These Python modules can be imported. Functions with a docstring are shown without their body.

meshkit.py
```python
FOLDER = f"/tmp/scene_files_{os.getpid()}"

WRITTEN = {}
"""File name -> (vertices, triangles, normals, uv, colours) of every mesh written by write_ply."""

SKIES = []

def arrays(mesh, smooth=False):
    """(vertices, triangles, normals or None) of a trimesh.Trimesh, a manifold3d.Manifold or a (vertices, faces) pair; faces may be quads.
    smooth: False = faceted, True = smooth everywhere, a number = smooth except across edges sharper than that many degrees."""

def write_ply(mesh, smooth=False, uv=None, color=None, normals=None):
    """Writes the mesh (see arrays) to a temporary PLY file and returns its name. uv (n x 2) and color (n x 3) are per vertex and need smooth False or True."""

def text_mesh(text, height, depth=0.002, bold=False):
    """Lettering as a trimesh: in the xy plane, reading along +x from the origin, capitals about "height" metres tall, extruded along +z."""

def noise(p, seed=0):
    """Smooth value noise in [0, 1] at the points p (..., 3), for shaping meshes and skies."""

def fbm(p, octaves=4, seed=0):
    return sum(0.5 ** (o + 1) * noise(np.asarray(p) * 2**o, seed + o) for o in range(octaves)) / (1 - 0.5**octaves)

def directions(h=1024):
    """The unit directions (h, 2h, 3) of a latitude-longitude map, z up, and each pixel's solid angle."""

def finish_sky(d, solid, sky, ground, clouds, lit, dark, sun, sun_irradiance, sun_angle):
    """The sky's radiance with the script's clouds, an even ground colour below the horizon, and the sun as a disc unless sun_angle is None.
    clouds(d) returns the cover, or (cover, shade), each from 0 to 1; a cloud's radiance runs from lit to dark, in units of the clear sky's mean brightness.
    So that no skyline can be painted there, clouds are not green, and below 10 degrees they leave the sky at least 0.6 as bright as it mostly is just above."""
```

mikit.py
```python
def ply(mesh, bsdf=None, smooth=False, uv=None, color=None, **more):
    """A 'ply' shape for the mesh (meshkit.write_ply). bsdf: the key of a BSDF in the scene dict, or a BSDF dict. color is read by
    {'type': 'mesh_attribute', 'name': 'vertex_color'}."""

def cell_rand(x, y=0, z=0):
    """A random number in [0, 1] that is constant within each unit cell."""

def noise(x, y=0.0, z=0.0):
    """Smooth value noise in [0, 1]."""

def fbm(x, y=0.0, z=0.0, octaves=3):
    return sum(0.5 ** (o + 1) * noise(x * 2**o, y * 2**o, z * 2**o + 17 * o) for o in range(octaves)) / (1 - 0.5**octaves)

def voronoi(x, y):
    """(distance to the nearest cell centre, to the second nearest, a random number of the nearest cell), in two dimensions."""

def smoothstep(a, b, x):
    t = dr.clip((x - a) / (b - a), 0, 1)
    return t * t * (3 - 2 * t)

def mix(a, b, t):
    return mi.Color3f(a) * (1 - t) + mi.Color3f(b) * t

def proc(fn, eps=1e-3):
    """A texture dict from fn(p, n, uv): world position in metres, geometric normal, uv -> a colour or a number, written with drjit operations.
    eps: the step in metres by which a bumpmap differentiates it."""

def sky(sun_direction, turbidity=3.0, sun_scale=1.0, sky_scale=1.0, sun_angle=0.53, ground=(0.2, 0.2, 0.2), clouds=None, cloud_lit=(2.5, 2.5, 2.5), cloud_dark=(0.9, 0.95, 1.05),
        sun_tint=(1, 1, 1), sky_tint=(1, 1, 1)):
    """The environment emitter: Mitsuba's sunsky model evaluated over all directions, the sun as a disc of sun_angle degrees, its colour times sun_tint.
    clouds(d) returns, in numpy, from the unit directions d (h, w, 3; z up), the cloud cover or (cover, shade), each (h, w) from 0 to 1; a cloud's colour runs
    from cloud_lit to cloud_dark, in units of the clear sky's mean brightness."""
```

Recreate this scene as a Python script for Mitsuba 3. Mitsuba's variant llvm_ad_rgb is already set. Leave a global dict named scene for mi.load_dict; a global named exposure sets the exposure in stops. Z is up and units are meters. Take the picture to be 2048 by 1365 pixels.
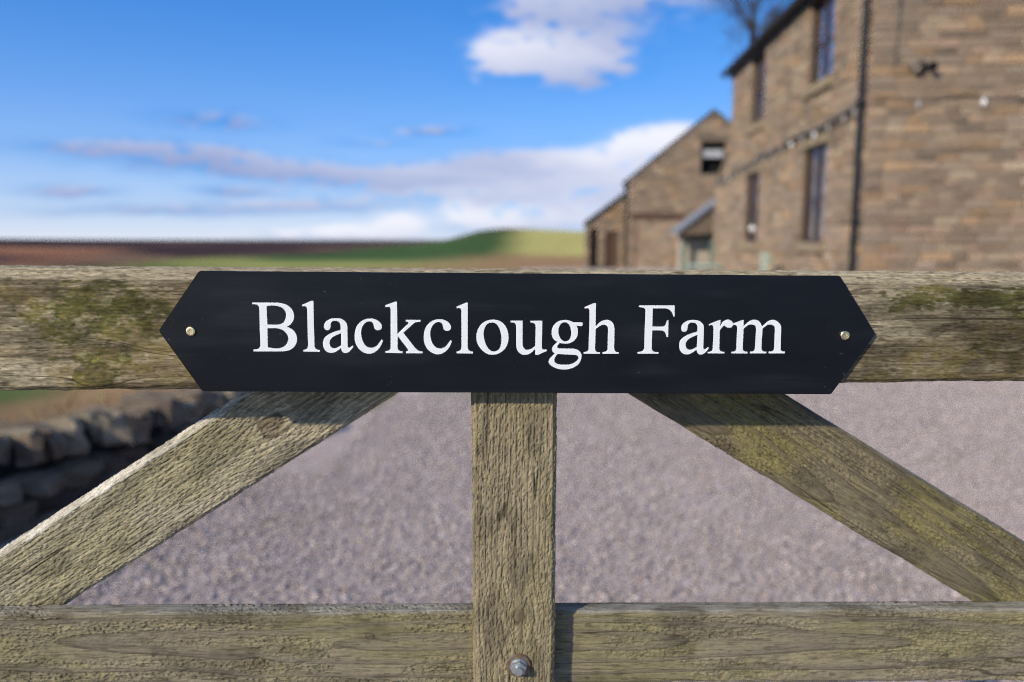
import math, random
import numpy as np
import trimesh
import drjit as dr
import mitsuba as mi
import mikit, meshkit
from scipy.interpolate import CubicSpline
from shapely.geometry import Polygon, box as sbox
from shapely import affinity

T = mi.ScalarTransform4f
scene, labels = {'type': 'scene'}, {}
rng = np.random.default_rng(7)

# ------------------------------------------------------------------ camera, sky, exposure
PITCH = math.radians(7.4)
scene['camera'] = {'type': 'thinlens', 'fov': math.degrees(2 * math.atan(1024 / 1560)), 'fov_axis': 'x', 'near_clip': 0.05, 'far_clip': 9000.0,
                   'aperture_radius': 0.0038, 'focus_distance': 0.656,
                   'to_world': T().look_at(origin=[0, 0, 1.23], target=[0, math.cos(PITCH), 1.23 - math.sin(PITCH)], up=[0, 0, 1])}
exposure = 1.75
SUN_AZ, SUN_EL = math.radians(44), math.radians(27)
SUN = (-math.sin(SUN_AZ) * math.cos(SUN_EL), -math.cos(SUN_AZ) * math.cos(SUN_EL), math.sin(SUN_EL))

# clouds: azimuth (degrees right of the yard's long axis), elevation, half widths, strength, shade
CLOUDS = [
    (-0.8, 12.6, 3.0, 1.3, 0.80, 0.28), (2.6, 12.4, 3.4, 1.6, 0.78, 0.40), (6.0, 11.9, 2.8, 1.2, 0.66, 0.65), (3.0, 15.6, 4.2, 1.9, 0.72, 0.75), (9.5, 16.0, 5.5, 1.6, 0.62, 0.75), (7.0, 13.6, 2.8, 1.0, .42, .8),
    (9.3, 6.6, 2.6, 1.1, 1.15, 0.0), (11.5, 7.0, 2.6, 1.0, 0.8, 0.0), (5.4, 5.4, 2.6, 0.8, .85, 0.15), (3.0, 5.4, 3.4, .9, .65, .6),
    (-26.0, 5.8, 5.0, .60, .62, .95), (-21.5, 5.2, 5.0, .85, .72, .9), (-16.0, 4.8, 5.0, .7, .66, .85), (-10.5, 4.3, 5.0, .7, .66, .8), (-5.5, 4.5, 4.0, .85, .68, .75), (-1.0, 5.3, 3.8, 1.2, .75, .9), (2.0, 4.2, 6.5, .95, .78, .55), (6.5, 3.4, 6.5, 1.3, .78, .38), (-3, 3.3, 8, .7, .6, .5),
    (-20.5, 7.8, 3.4, .60, .62, .95), (-5.6, 7.6, 2.6, .45, .60, .9), (-29.0, 3.1, 2.2, .4, .6, .8), (-19.0, 3.3, 2.6, .38, .6, .9), (-23.5, 1.9, 6, .4, .55, .7), (-14, 2.4, 7, .5, .55, .65), (-10, 6.7, 2.8, .35, .4, .8),
    (-3.6, 1.5, 1.5, .95, 1.0, 0.0), (-1.0, 1.2, 1.7, .6, .8, .05), (-8.4, 1.0, 1.7, .85, 1.0, 0.0), (-12.0, .5, 2.8, .55, .9, .0), (-17, .35, 2.6, .4, .6, .05), (3.0, 1.5, 7.0, 1.2, .70, .30),
]


def clouds(d):
    az, el = np.degrees(np.arctan2(d[..., 0], d[..., 1])), np.degrees(np.arcsin(np.clip(d[..., 2], -1, 1)))
    el_s = np.maximum(el, 0.0)
    q = np.stack([d[..., 0] * 14, d[..., 1] * 14, el_s * 0.55], -1)
    warp = meshkit.fbm(q, 4, 3) - 0.5
    fine = meshkit.fbm(q * 3.1, 4, 9) - 0.5
    puff = meshkit.fbm(np.stack([d[..., 0] * 60, d[..., 1] * 60, el_s * 1.5], -1), 3, 21) - 0.5
    cover, shade = np.zeros(az.shape), np.zeros(az.shape)
    for a, e, ra, re, s, sh in CLOUDS:
        dx, dy = (az - a + 4.0 * warp * min(1, ra / 3)) / ra, (el - e + (1.1 * warp + .7 * fine) * min(1.6, re + .3)) / re
        dy = np.where(dy < 0, dy * 1.25, dy)
        w = s * np.exp(-(dx * dx + dy * dy) * 0.9)
        cover = cover + w
        shade = shade + w * np.clip(sh - 0.30 * dy + 0.25 * fine, 0, 1)
    shade = shade / np.maximum(cover, 1e-6) * np.clip(cover * 2.2, 0, 1)
    # the same broken cloud goes on all round, outside the part listed above
    away = np.clip((np.abs(az) - 34) / 20, 0, 1) + np.clip((el - 18) / 10, 0, 1)
    sheet = meshkit.fbm(np.stack([d[..., 0] * 4 / np.maximum(d[..., 2] + .25, .1), d[..., 1] * 4 / np.maximum(d[..., 2] + .25, .1), 0 * az], -1), 5, 5)
    cover = cover + np.clip(away, 0, 1) * np.clip((sheet - 0.52) * 4.5, 0, 1)
    cover = cover * (1 + 1.9 * fine + 1.1 * puff + .8 * warp)
    t = np.clip((cover - 0.14) / 0.66, 0, 1)
    low = np.exp(-np.maximum(el, 0) / 5.2)
    t = t * t * (3 - 2 * t)
    return np.clip(t * 0.95 + .78 * low * (1 - t), 0, 1), shade


scene['sky'] = mikit.sky(SUN, turbidity=2.6, sun_scale=1.0, sky_scale=1.0, sun_angle=1.6, clouds=clouds, cloud_lit=(3.5, 3.5, 3.75), cloud_dark=(1.15, 1.42, 2.45), sky_tint=(0.20, 0.86, 1.72), sun_tint=(0.90, 1.0, 1.16),
                         ground=(0.12, 0.11, 0.09))


# ------------------------------------------------------------------ helpers
def numbered(name):
    if name not in scene and name not in labels:
        return name
    k = 1
    while f'{name}_{k:03d}' in scene or f'{name}_{k:03d}' in labels:
        k += 1
    return f'{name}_{k:03d}'


def obj(name, mesh, bsdf, parent=None, smooth=False, **kw):
    key = numbered(parent + '__' + name if parent else name)
    scene[key] = mikit.ply(mesh, bsdf, smooth, **kw)
    return key


def tag(key, label, category=None, group=None, kind=None):
    labels[key] = {'label': label}
    for k, v in (('category', category), ('group', group), ('kind', kind)):
        if v:
            labels[key][k] = v
    return key


def box(x0, x1, y0, y1, z0, z1):
    m = trimesh.creation.box(extents=(x1 - x0, y1 - y0, z1 - z0))
    m.apply_translation(((x0 + x1) / 2, (y0 + y1) / 2, (z0 + z1) / 2))
    return m


def bevel_box(x0, x1, y0, y1, z0, z1, b=0.01):
    pts = []
    for x, sx in ((x0, 1), (x1, -1)):
        for y, sy in ((y0, 1), (y1, -1)):
            for z, sz in ((z0, 1), (z1, -1)):
                pts += [(x + sx * b, y + sy * b, z), (x + sx * b, y, z + sz * b), (x, y + sy * b, z + sz * b)]
    return trimesh.convex.convex_hull(np.array(pts))


def moved(mesh, o, ex, ey, ez=(0, 0, 1)):
    """local x, y, z -> world axes ex, ey, ez at o"""
    m = mesh.copy()
    m.vertices = np.asarray(o) + m.vertices @ np.array([ex, ey, ez], float)
    if np.linalg.det(np.array([ex, ey, ez], float)) < 0:
        m.faces = m.faces[:, ::-1]
    return m


def cat(ms):
    return trimesh.util.concatenate(ms)


def tube(pts, rad, sides=8):
    p = np.asarray(pts, float)
    r = np.broadcast_to(rad, (len(p),)).astype(float)
    t = np.gradient(p, axis=0)
    t /= np.linalg.norm(t, axis=1, keepdims=True) + 1e-12
    a = np.cross(t, np.where(np.abs(t[:, 2:]) < 0.9, [0, 0, 1.0], [1.0, 0, 0]))
    a /= np.linalg.norm(a, axis=1, keepdims=True) + 1e-12
    b = np.cross(t, a)
    g = np.arange(sides) * 2 * np.pi / sides
    v = p[:, None] + r[:, None, None] * (np.cos(g)[None, :, None] * a[:, None] + np.sin(g)[None, :, None] * b[:, None])
    i, j = np.meshgrid(np.arange(len(p) - 1), np.arange(sides), indexing='ij')
    q = np.stack([i * sides + j, i * sides + (j + 1) % sides, (i + 1) * sides + (j + 1) % sides, (i + 1) * sides + j], -1).reshape(-1, 4)
    f = np.vstack([q[:, [0, 1, 2]], q[:, [0, 2, 3]]])
    v = np.vstack([v.reshape(-1, 3), p[:1], p[-1:]])
    n0 = len(v) - 2
    caps = [[n0, (k + 1) % sides, k] for k in range(sides)] + [[n0 + 1, n0 - sides + k, n0 - sides + (k + 1) % sides] for k in range(sides)]
    return trimesh.Trimesh(v, np.vstack([f, caps]), process=False)


def lathe(profile, sections=32):
    return trimesh.creation.revolve(np.array(profile, float), sections=sections)


# one noise for both sides: numpy for shaping a mesh, drjit for colouring it
def np_cell(x, y, z):
    x, y, z = ((np.asarray(v).astype(np.int64) + 1000000).astype(np.uint32) for v in (x, y, z))
    with np.errstate(over='ignore'):
        h = x * np.uint32(374761393) + y * np.uint32(668265263) + z * np.uint32(2147483647)
        h = (h ^ (h >> np.uint32(13))) * np.uint32(1274126177)
    return ((h ^ (h >> np.uint32(16))) & np.uint32(0xFFFFFF)).astype(np.float64) / 16777215.0


def np_noise(x, y=0.0, z=0.0):
    p = np.broadcast_arrays(*[np.asarray(v, float) for v in (x, y, z)])
    i = [np.floor(v) for v in p]
    t = [(v - a) ** 2 * (3 - 2 * (v - a)) for v, a in zip(p, i)]
    out = 0
    for a in (0, 1):
        for b in (0, 1):
            for c in (0, 1):
                w = (t[0] if a else 1 - t[0]) * (t[1] if b else 1 - t[1]) * (t[2] if c else 1 - t[2])
                out = out + w * np_cell(i[0] + a, i[1] + b, i[2] + c)
    return out


class N:
    noise, exp, sqrt, floor, abs = staticmethod(np_noise), staticmethod(np.exp), staticmethod(np.sqrt), staticmethod(np.floor), staticmethod(np.abs)
    clip = staticmethod(np.clip)


class D:
    noise, exp, sqrt, floor, abs = staticmethod(mikit.noise), staticmethod(dr.exp), staticmethod(dr.sqrt), staticmethod(dr.floor), staticmethod(dr.abs)
    clip = staticmethod(dr.clip)


def sstep(M, a, b, x):
    t = M.clip((x - a) / (b - a), 0, 1)
    return t * t * (3 - 2 * t)


mix = mikit.mix


def principled(color, rough=0.8, spec=0.3, **kw):
    return {'type': 'principled', 'base_color': color if isinstance(color, dict) else {'type': 'rgb', 'value': list(color)}, 'roughness': rough, 'specular': spec, **kw}


VCOL = {'type': 'mesh_attribute', 'name': 'vertex_color'}

# ------------------------------------------------------------------ materials
def grainy(base, amp, scale, spot=None):
    def fn(p, n, uv):
        a = mikit.fbm(p.x * scale, p.y * scale, p.z * scale, octaves=3)
        return mi.Color3f(*base) * (1 + amp * (a - 0.5) * 2)
    return mikit.proc(fn)


scene['stone_bsdf'] = principled(VCOL, 0.92, 0.15)
scene['mortar_bsdf'] = principled(grainy((0.165, 0.130, 0.10), 0.25, 5.0), 0.95, 0.1)
scene['dressed_stone_bsdf'] = principled(grainy((0.27, 0.215, 0.145), 0.35, 5.0), 0.9, 0.15)
scene['slate_bsdf'] = principled(grainy((0.075, 0.078, 0.085), 0.3, 6.0), 0.6, 0.35)
scene['lead_bsdf'] = principled(grainy((0.17, 0.19, 0.23), 0.2, 5.0), 0.45, 0.5)
scene['black_iron_bsdf'] = principled((0.006, 0.007, 0.010), 0.4, 0.4)
scene['string_bsdf'] = principled((0.07, 0.07, 0.075), 0.6, 0.3)
scene['frame_bsdf'] = principled(grainy((0.045, 0.026, 0.027), 0.2, 20.0), 0.5, 0.4)
scene['limewash_bsdf'] = principled(grainy((0.42, 0.37, 0.31), 0.2, 6.0), 0.9, 0.1)
scene['dark_bsdf'] = principled((0.012, 0.012, 0.014), 0.9, 0.1)
scene['blind_bsdf'] = principled((0.42, 0.44, 0.47), 0.8, 0.2)
scene['old_door_bsdf'] = principled(grainy((0.10, 0.062, 0.045), 0.4, 12.0), 0.85, 0.2)
scene['mint_bsdf'] = principled(grainy((0.36, 0.44, 0.36), 0.15, 14.0), 0.55, 0.4)
scene['teal_bsdf'] = principled(grainy((0.10, 0.18, 0.15), 0.2, 14.0), 0.6, 0.4)
scene['bulb_bsdf'] = principled((0.86, 0.86, 0.88), 0.15, 0.6)
scene['clear_bulb_bsdf'] = principled((0.36, 0.33, 0.32), 0.12, 0.6)
scene['bark_bsdf'] = principled(grainy((0.075, 0.06, 0.05), 0.4, 10.0), 0.95, 0.1)
scene['pane_bsdf'] = {'type': 'thindielectric', 'int_ior': 2.2}
scene['old_pane_bsdf'] = {'type': 'thindielectric', 'int_ior': 1.25}
scene['gravel_stone_bsdf'] = principled(VCOL, 0.85, 0.2)
scene['grass_bsdf'] = {'type': 'twosided', 'bsdf': principled(VCOL, 0.8, 0.2)}


def panel_color(p, n, uv):
    a = mikit.noise(uv.x * 26, uv.y * 2600)
    b = mikit.fbm(uv.x * 14, uv.y * 30, 3.0)
    dust = sstep(D, 0.955, 0.99, mikit.noise(uv.x * 420, uv.y * 420, 9.0)) * sstep(D, 0.45, 0.7, mikit.fbm(uv.x * 18, uv.y * 26, 6.0))
    smear = sstep(D, 0.52, 0.8, mikit.fbm(uv.x * 9, uv.y * 46, 12.0))
    return mi.Color3f(0.0026, 0.0034, 0.0062) * (0.70 + 0.4 * a + 0.4 * b) + mi.Color3f(0.05) * dust + mi.Color3f(0.0062, 0.0066, 0.0078) * smear * (0.5 + 0.8 * mikit.noise(uv.x * 60, uv.y * 900, 15.0))


def panel_rough(p, n, uv):
    a = mikit.noise(uv.x * 30, uv.y * 3100, 5.0)
    b = mikit.fbm(uv.x * 22, uv.y * 40, 8.0)
    return 0.26 + 0.06 * a + 0.10 * b


scene['panel_bsdf'] = principled(mikit.proc(panel_color), mikit.proc(panel_rough), 0.36)
scene['letter_bsdf'] = principled((0.72, 0.75, 0.785), 0.5, 0.3)
scene['brass_bsdf'] = {'type': 'roughconductor', 'specular_reflectance': {'type': 'rgb', 'value': [0.86, 0.72, 0.42]}, 'material': 'none', 'alpha': 0.22}


def zinc(p, n, uv):
    return mix((0.34, 0.37, 0.40), (0.50, 0.53, 0.555), mikit.fbm(p.x * 400, p.y * 400, p.z * 400))


def rust(p, n, uv):
    a = mikit.fbm(p.x * 250, p.y * 250, p.z * 250)
    return mix((0.15, 0.125, 0.10), (0.135, 0.085, 0.052), mikit.smoothstep(0.4, 0.65, a))


scene['zinc_bsdf'] = principled(mikit.proc(zinc), 0.36, 0.5, metallic=0.7)
scene['washer_bsdf'] = principled(mikit.proc(rust), 0.65, 0.4, metallic=0.25)

# ------------------------------------------------------------------ weathered timber
# A board is swept along s with t running round its section (t = 0 on the middle of the front face).
WOODS = {
    # pith offset across, depth of the pith under the face (at s = 0) and its drift, ring spacing, strength and spread of the flaking
    'bar': dict(pt=0.16, d0=0.05, k=0.02, sp=0.0042, seed=3.0, flake=0.3, spread=0.4, knots=[(-0.352, -0.036, 0.010)]),
    'post': dict(pt=0.12, d0=0.02, k=0.02, sp=0.0052, seed=11.0, flake=1.05, spread=0.05, knots=[(-0.211, -0.005, 0.0065)]),
    'left': dict(pt=0.09, d0=0.035, k=0.03, sp=0.0042, seed=23.0, flake=1.15, spread=0.0, knots=[(-0.127, -0.001, 0.0095)]),
    'right': dict(pt=-0.024, d0=0.010, k=0.050, sp=0.0098, seed=37.0, flake=1.25, spread=0.40, knots=[(0.121, -0.0316, 0.0055)]),
    'rail': dict(pt=0.006, d0=0.004, k=0.048, sp=0.0118, seed=53.0, flake=1.35, spread=0.36, knots=[(-0.238, -0.0133, 0.0045), (-0.133, 0.0132, 0.003)]),
}


def grain(M, s, t, w):
    """ring phase, latewood, flakes, cracks, knot, of the wood at s, t"""
    z = w['seed']
    tt = t + 0.006 * (M.noise(s * 5, t * 18, z) - 0.5) + 0.0018 * (M.noise(s * 22, t * 110, z + 1) - 0.5)
    knot, rim = 0.0 * s, 0.0 * s
    for ks, kt, kr in w['knots']:
        dk = ((s - ks) / 1.35) ** 2 + (t - kt) ** 2
        g = M.exp(-dk / (2 * (2.2 * kr) ** 2))
        tt = tt - (t - kt) * g * 0.75
        knot = knot + M.exp(-(dk / kr ** 2) ** 2)
        rim = rim + M.exp(-((M.sqrt(dk) / kr - 1.0 - 0.5 * (M.noise(s * 130, t * 130, z + 60) - 0.5)) / 0.16) ** 2)
    dep = w['d0'] + w['k'] * s + 0.016 * (M.noise(s * 3.1, z + 2.5) - 0.5) + 0.006 * (M.noise(s * 11, z + 6.5) - 0.5)
    R = M.sqrt((tt - w['pt']) ** 2 + dep ** 2)
    ph = R / w['sp'] + 0.35 * M.noise(s * 9, t * 40, z + 4)
    fr = ph - M.floor(ph)
    late = sstep(M, 0.50, 0.80, fr) * (1 - sstep(M, 0.94, 1.0, fr))
    wob = M.noise(s * 70, t * 130, z + 5)
    a = M.noise(s * 360 + t * 90 + 0.8 * wob, t * 820 - s * 12 + 0.5 * wob, z + 7)
    b = M.noise(s * 640 - t * 90, t * 1150 + 0.6 * wob, z + 9)
    c = M.noise(s * 150 + t * 40 + 0.7 * wob, t * 470, z + 15)
    flake = 0.46 * sstep(M, 0.36, 0.60, a) + 0.26 * sstep(M, 0.38, 0.62, c) + 0.28 * b
    u = M.noise(s * 3.2, tt * 150, z + 21)
    gate = M.noise(s * 7, tt * 34, z + 23)
    crack = (1 - sstep(M, 0.006, 0.026, M.abs(u - 0.5))) * sstep(M, 0.50, 0.66, gate)
    crack = M.clip(crack + rim * sstep(M, 0.35, 0.6, M.noise(s * 75, t * 75, z + 61)), 0, 1)
    return fr, late, flake, crack, knot


def relief(s, t, w):
    fr, late, flake, crack, knot = grain(N, s, t, w)
    early = 1 - late
    patch = sstep(N, w['spread'], w['spread'] + 0.22, np_noise(s * 15, t * 48, w['seed'] + 33) + 0.12 * np_noise(s * 90, t * 160, w['seed'] + 34))
    groove = np.exp(-((fr - 0.985) / 0.045) ** 2)
    h = 0.00030 * late + (0.30 + 0.70 * early) * w['flake'] * (0.00185 * (flake - 0.5)) * (0.12 + 0.88 * patch) - 0.00035 * groove - 0.0008 * crack + 0.0008 * knot * (np_noise(s * 300, t * 500, 2.0) - 0.2)
    h = h + 0.0010 * (np_noise(s * 12, t * 20, w['seed'] + 40) - 0.5)
    if w['seed'] == 3.0:   # the sawn top rail: fine raised fibres
        f = np_noise(s * 60, t * 950, 4.0)
        h = 0.35 * h + 0.0010 * (f - 0.5) + 0.0008 * (np_noise(s * 160, t * 520, 5.0) - 0.5)
        moss = np.exp(-(((s + 0.335) / 0.058) ** 2 + ((t - 0.012) / 0.034) ** 2)) + np.exp(-(((s + 0.352) / .03) ** 2 + ((t + .036) / .012) ** 2))
        h = h + 0.0011 * np.clip(moss, 0, 1) * np_noise(s * 260, t * 330, 6.0)
    return h


def timber(name, base, late_c, early_c, algae_c, algae_amt, pale_edge=None):
    w = WOODS[name]

    def fn(p, n, uv):
        s, t = uv.x, uv.y
        fr, late, flake, crack, knot = grain(D, s, t, w)
        big = mikit.fbm(s * 9, t * 22, w['seed'] + 50)
        fib = 0.6 * mikit.noise(s * 26, t * 1150 + 3 * mikit.noise(s * 12, t * 50), w['seed'] + 52) + 0.4 * mikit.noise(s * 90, t * 1600, w['seed'] + 53)
        mid = mikit.fbm(s * 40, t * 120, w['seed'] + 51)
        c = mix(base, late_c, late * (0.4 + 0.6 * mid))
        c = mix(c, early_c, (1 - late) * (0.25 + 0.45 * flake))
        al = sstep(D, 0.40, 0.72, big + 0.35 * (mid - 0.5)) * (0.45 + 0.55 * (1 - late)) * algae_amt
        c = mix(c, algae_c, al)
        if pale_edge:   # upper edge painted paler: weathered wood, plus sunlight on the left brace
            c = mix(c, mi.Color3f(*pale_edge[2]), sstep(D, pale_edge[0], pale_edge[1], t + 0.003 * (mid - 0.5)) * (0.55 + 0.45 * sstep(D, 0.3, 0.6, mid)))
        c = c * (0.44 + 0.36 * mid + 0.58 * fib + 0.18 * flake)
        c = mix(c, mi.Color3f(0.06, 0.048, 0.034), sstep(D, 0.66, 0.84, mikit.noise(s * 110, t * 1250, w['seed'] + 55)) * 0.55)
        c = c * (1 - 0.35 * dr.exp(-dr.square((fr - 0.985) / 0.055)))
        c = c * (1 - 0.30 * sstep(D, 0.5, 0.7, mikit.fbm(s * 24, t * 60, w['seed'] + 57)))
        c = mix(c, mi.Color3f(0.035, 0.028, 0.02), 0.75 * crack)  # crack tone: dirt, plus the shade inside painted in
        c = mix(c, mi.Color3f(0.11, 0.085, 0.055), dr.clip(knot, 0, 1) * 0.7)
        return c
    scene[f'timber_{name}_bsdf'] = principled(mikit.proc(fn), 0.85, 0.2)


timber('post', (0.245, 0.204, 0.130), (0.218, 0.18, 0.116), (0.29, 0.246, 0.157), (0.23, 0.204, 0.098), 0.42)
timber('left', (0.27, 0.238, 0.168), (0.22, 0.19, 0.132), (0.43, 0.39, 0.285), (0.25, 0.228, 0.098), 0.45, (0.0300, 0.0335, (0.55, 0.52, 0.45)))
timber('right', (0.165, 0.14, 0.093), (0.136, 0.115, 0.081), (0.196, 0.168, 0.103), (0.182, 0.162, 0.052), 0.60, (0.0345, 0.0385, (0.18, 0.175, 0.15)))
timber('rail', (0.197, 0.171, 0.120), (0.168, 0.145, 0.110), (0.235, 0.206, 0.133), (0.198, 0.18, 0.08), 0.52, (0.0335, 0.0385, (0.235, 0.225, 0.195)))

MOSS = [(-0.335, 0.016, 0.062, 0.036, 1.0), (-0.395, 0.004, 0.03, 0.025, .55), (-0.352, -0.036, 0.036, 0.015, 0.8), (0.37, 0.030, 0.05, 0.010, 0.85), (0.43, 0.024, 0.05, 0.018, 0.9), (0.41, -0.02, 0.06, 0.018, 0.55), (0.335, 0.02, 0.018, 0.012, 0.6)]


def bar_color(p, n, uv):
    s, t = uv.x, uv.y
    w = WOODS['bar']
    fr, late, flake, crack, knot = grain(D, s, t, w)
    streak = mikit.noise(s * 45, t * 1100, 4.0)
    streak2 = mikit.noise(s * 20, t * 420, 14.0)
    speck = mikit.noise(s * 170, t * 620, 6.0)
    big = mikit.fbm(s * 7, t * 26, 50.0)
    mid = mikit.fbm(s * 55, t * 90, 51.0)
    c = mix((0.37, 0.325, 0.25), (0.25, 0.205, 0.145), sstep(D, 0.35, 0.7, streak2))
    c = mix(c, (0.46, 0.43, 0.37), sstep(D, 0.45, 0.8, big) * 0.7)
    up = sstep(D, 0.041, 0.045, t)       # the planed top bevel, painted paler: weathering plus the sunlight it catches
    c = mix(c, mi.Color3f(0.47, 0.43, 0.36), up * 0.75)
    fib = mikit.noise(s * 75, t * 1500, 24.0)
    c = c * (0.58 + 0.5 * streak + 0.34 * fib)
    dark = sstep(D, 0.62, 0.80, fib * 0.45 + speck * 0.55 + 0.35 * (mid - 0.5))
    c = mix(c, mi.Color3f(0.075, 0.062, 0.045), dark * 0.7)
    c = mix(c, mi.Color3f(0.05, 0.045, 0.03), sstep(D, 0.62, 0.78, mid) * 0.45)
    m = mi.Float(0.0)
    for ms, mt, rs, rt, k in MOSS:
        m = m + k * dr.exp(-(dr.square((s - ms) / rs) + dr.square((t - mt) / rt)))
    green = mikit.fbm(s * 85, t * 130, 61.0)
    fine = mikit.noise(s * 420, t * 620, 65.0)
    body = sstep(D, 0.36, 0.80, m * 0.80 + 0.85 * (green - 0.5) + 0.45 * (speck - 0.5) + 0.45 * (fine - 0.5)) * (1 - 0.8 * up)
    mc = mix((0.052, 0.062, 0.016), (0.165, 0.172, 0.050), 0.55 * mikit.noise(s * 150, t * 200, 63.0) + 0.45 * fine)
    c = mix(c, mc, body * 0.88)
    thin = sstep(D, 0.5, 0.72, mikit.fbm(s * 14, t * 34, 71.0)) * 0.5
    c = mix(c, mi.Color3f(0.24, 0.205, 0.075), thin * sstep(D, 0.4, 0.6, mikit.noise(s * 120, t * 160, 72.0)) * (1 - 0.6 * up))
    for ls, lt, lr, col in ((-0.330, -0.0215, 0.0055, (0.33, 0.34, 0.17)), (-0.352, -0.026, 0.006, (0.27, 0.29, 0.10)), (-0.362, -0.020, 0.006, (0.30, 0.31, 0.19)), (-0.34, 0.024, 0.007, (0.26, 0.28, 0.18)), (-0.318, 0.01, 0.005, (0.36, 0.34, 0.26)), (-0.385, 0.022, 0.006, (0.23, 0.24, 0.13))):
        dl = dr.sqrt(dr.square(s - ls) + dr.square(t - lt)) / (0.72 * lr) + 1.0 * (mikit.noise(s * 480, t * 480, 81.0) - 0.5) + 0.5 * (mikit.noise(s * 1100, t * 1100, 82.0) - 0.5)
        c = mix(c, mi.Color3f(*col), 0.75 - 0.75 * sstep(D, 0.5, 1.0, dl))
    c = mix(c, mi.Color3f(0.04, 0.032, 0.022), 0.7 * crack)  # cracks darkened by dirt and by painted shade
    c = mix(c, mi.Color3f(0.13, 0.10, 0.06), dr.clip(knot, 0, 1) * 0.5)
    dirt = mikit.fbm(s * 30, t * 60, 91.0)
    c = c * (1 - 0.42 * (1 - up) * sstep(D, 0.40, 0.62, dirt)) * (1 - 0.25 * (1 - up) * sstep(D, 0.2, 0.4, s))
    grit = mikit.noise(s * 330, t * 900, 92.0)
    return c * mi.Color3f(1.0, 0.94, 0.77) * (0.29 + 0.43 * mid + 0.42 * grit)


scene['timber_bar_bsdf'] = principled(mikit.proc(bar_color), 0.85, 0.2)


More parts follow.
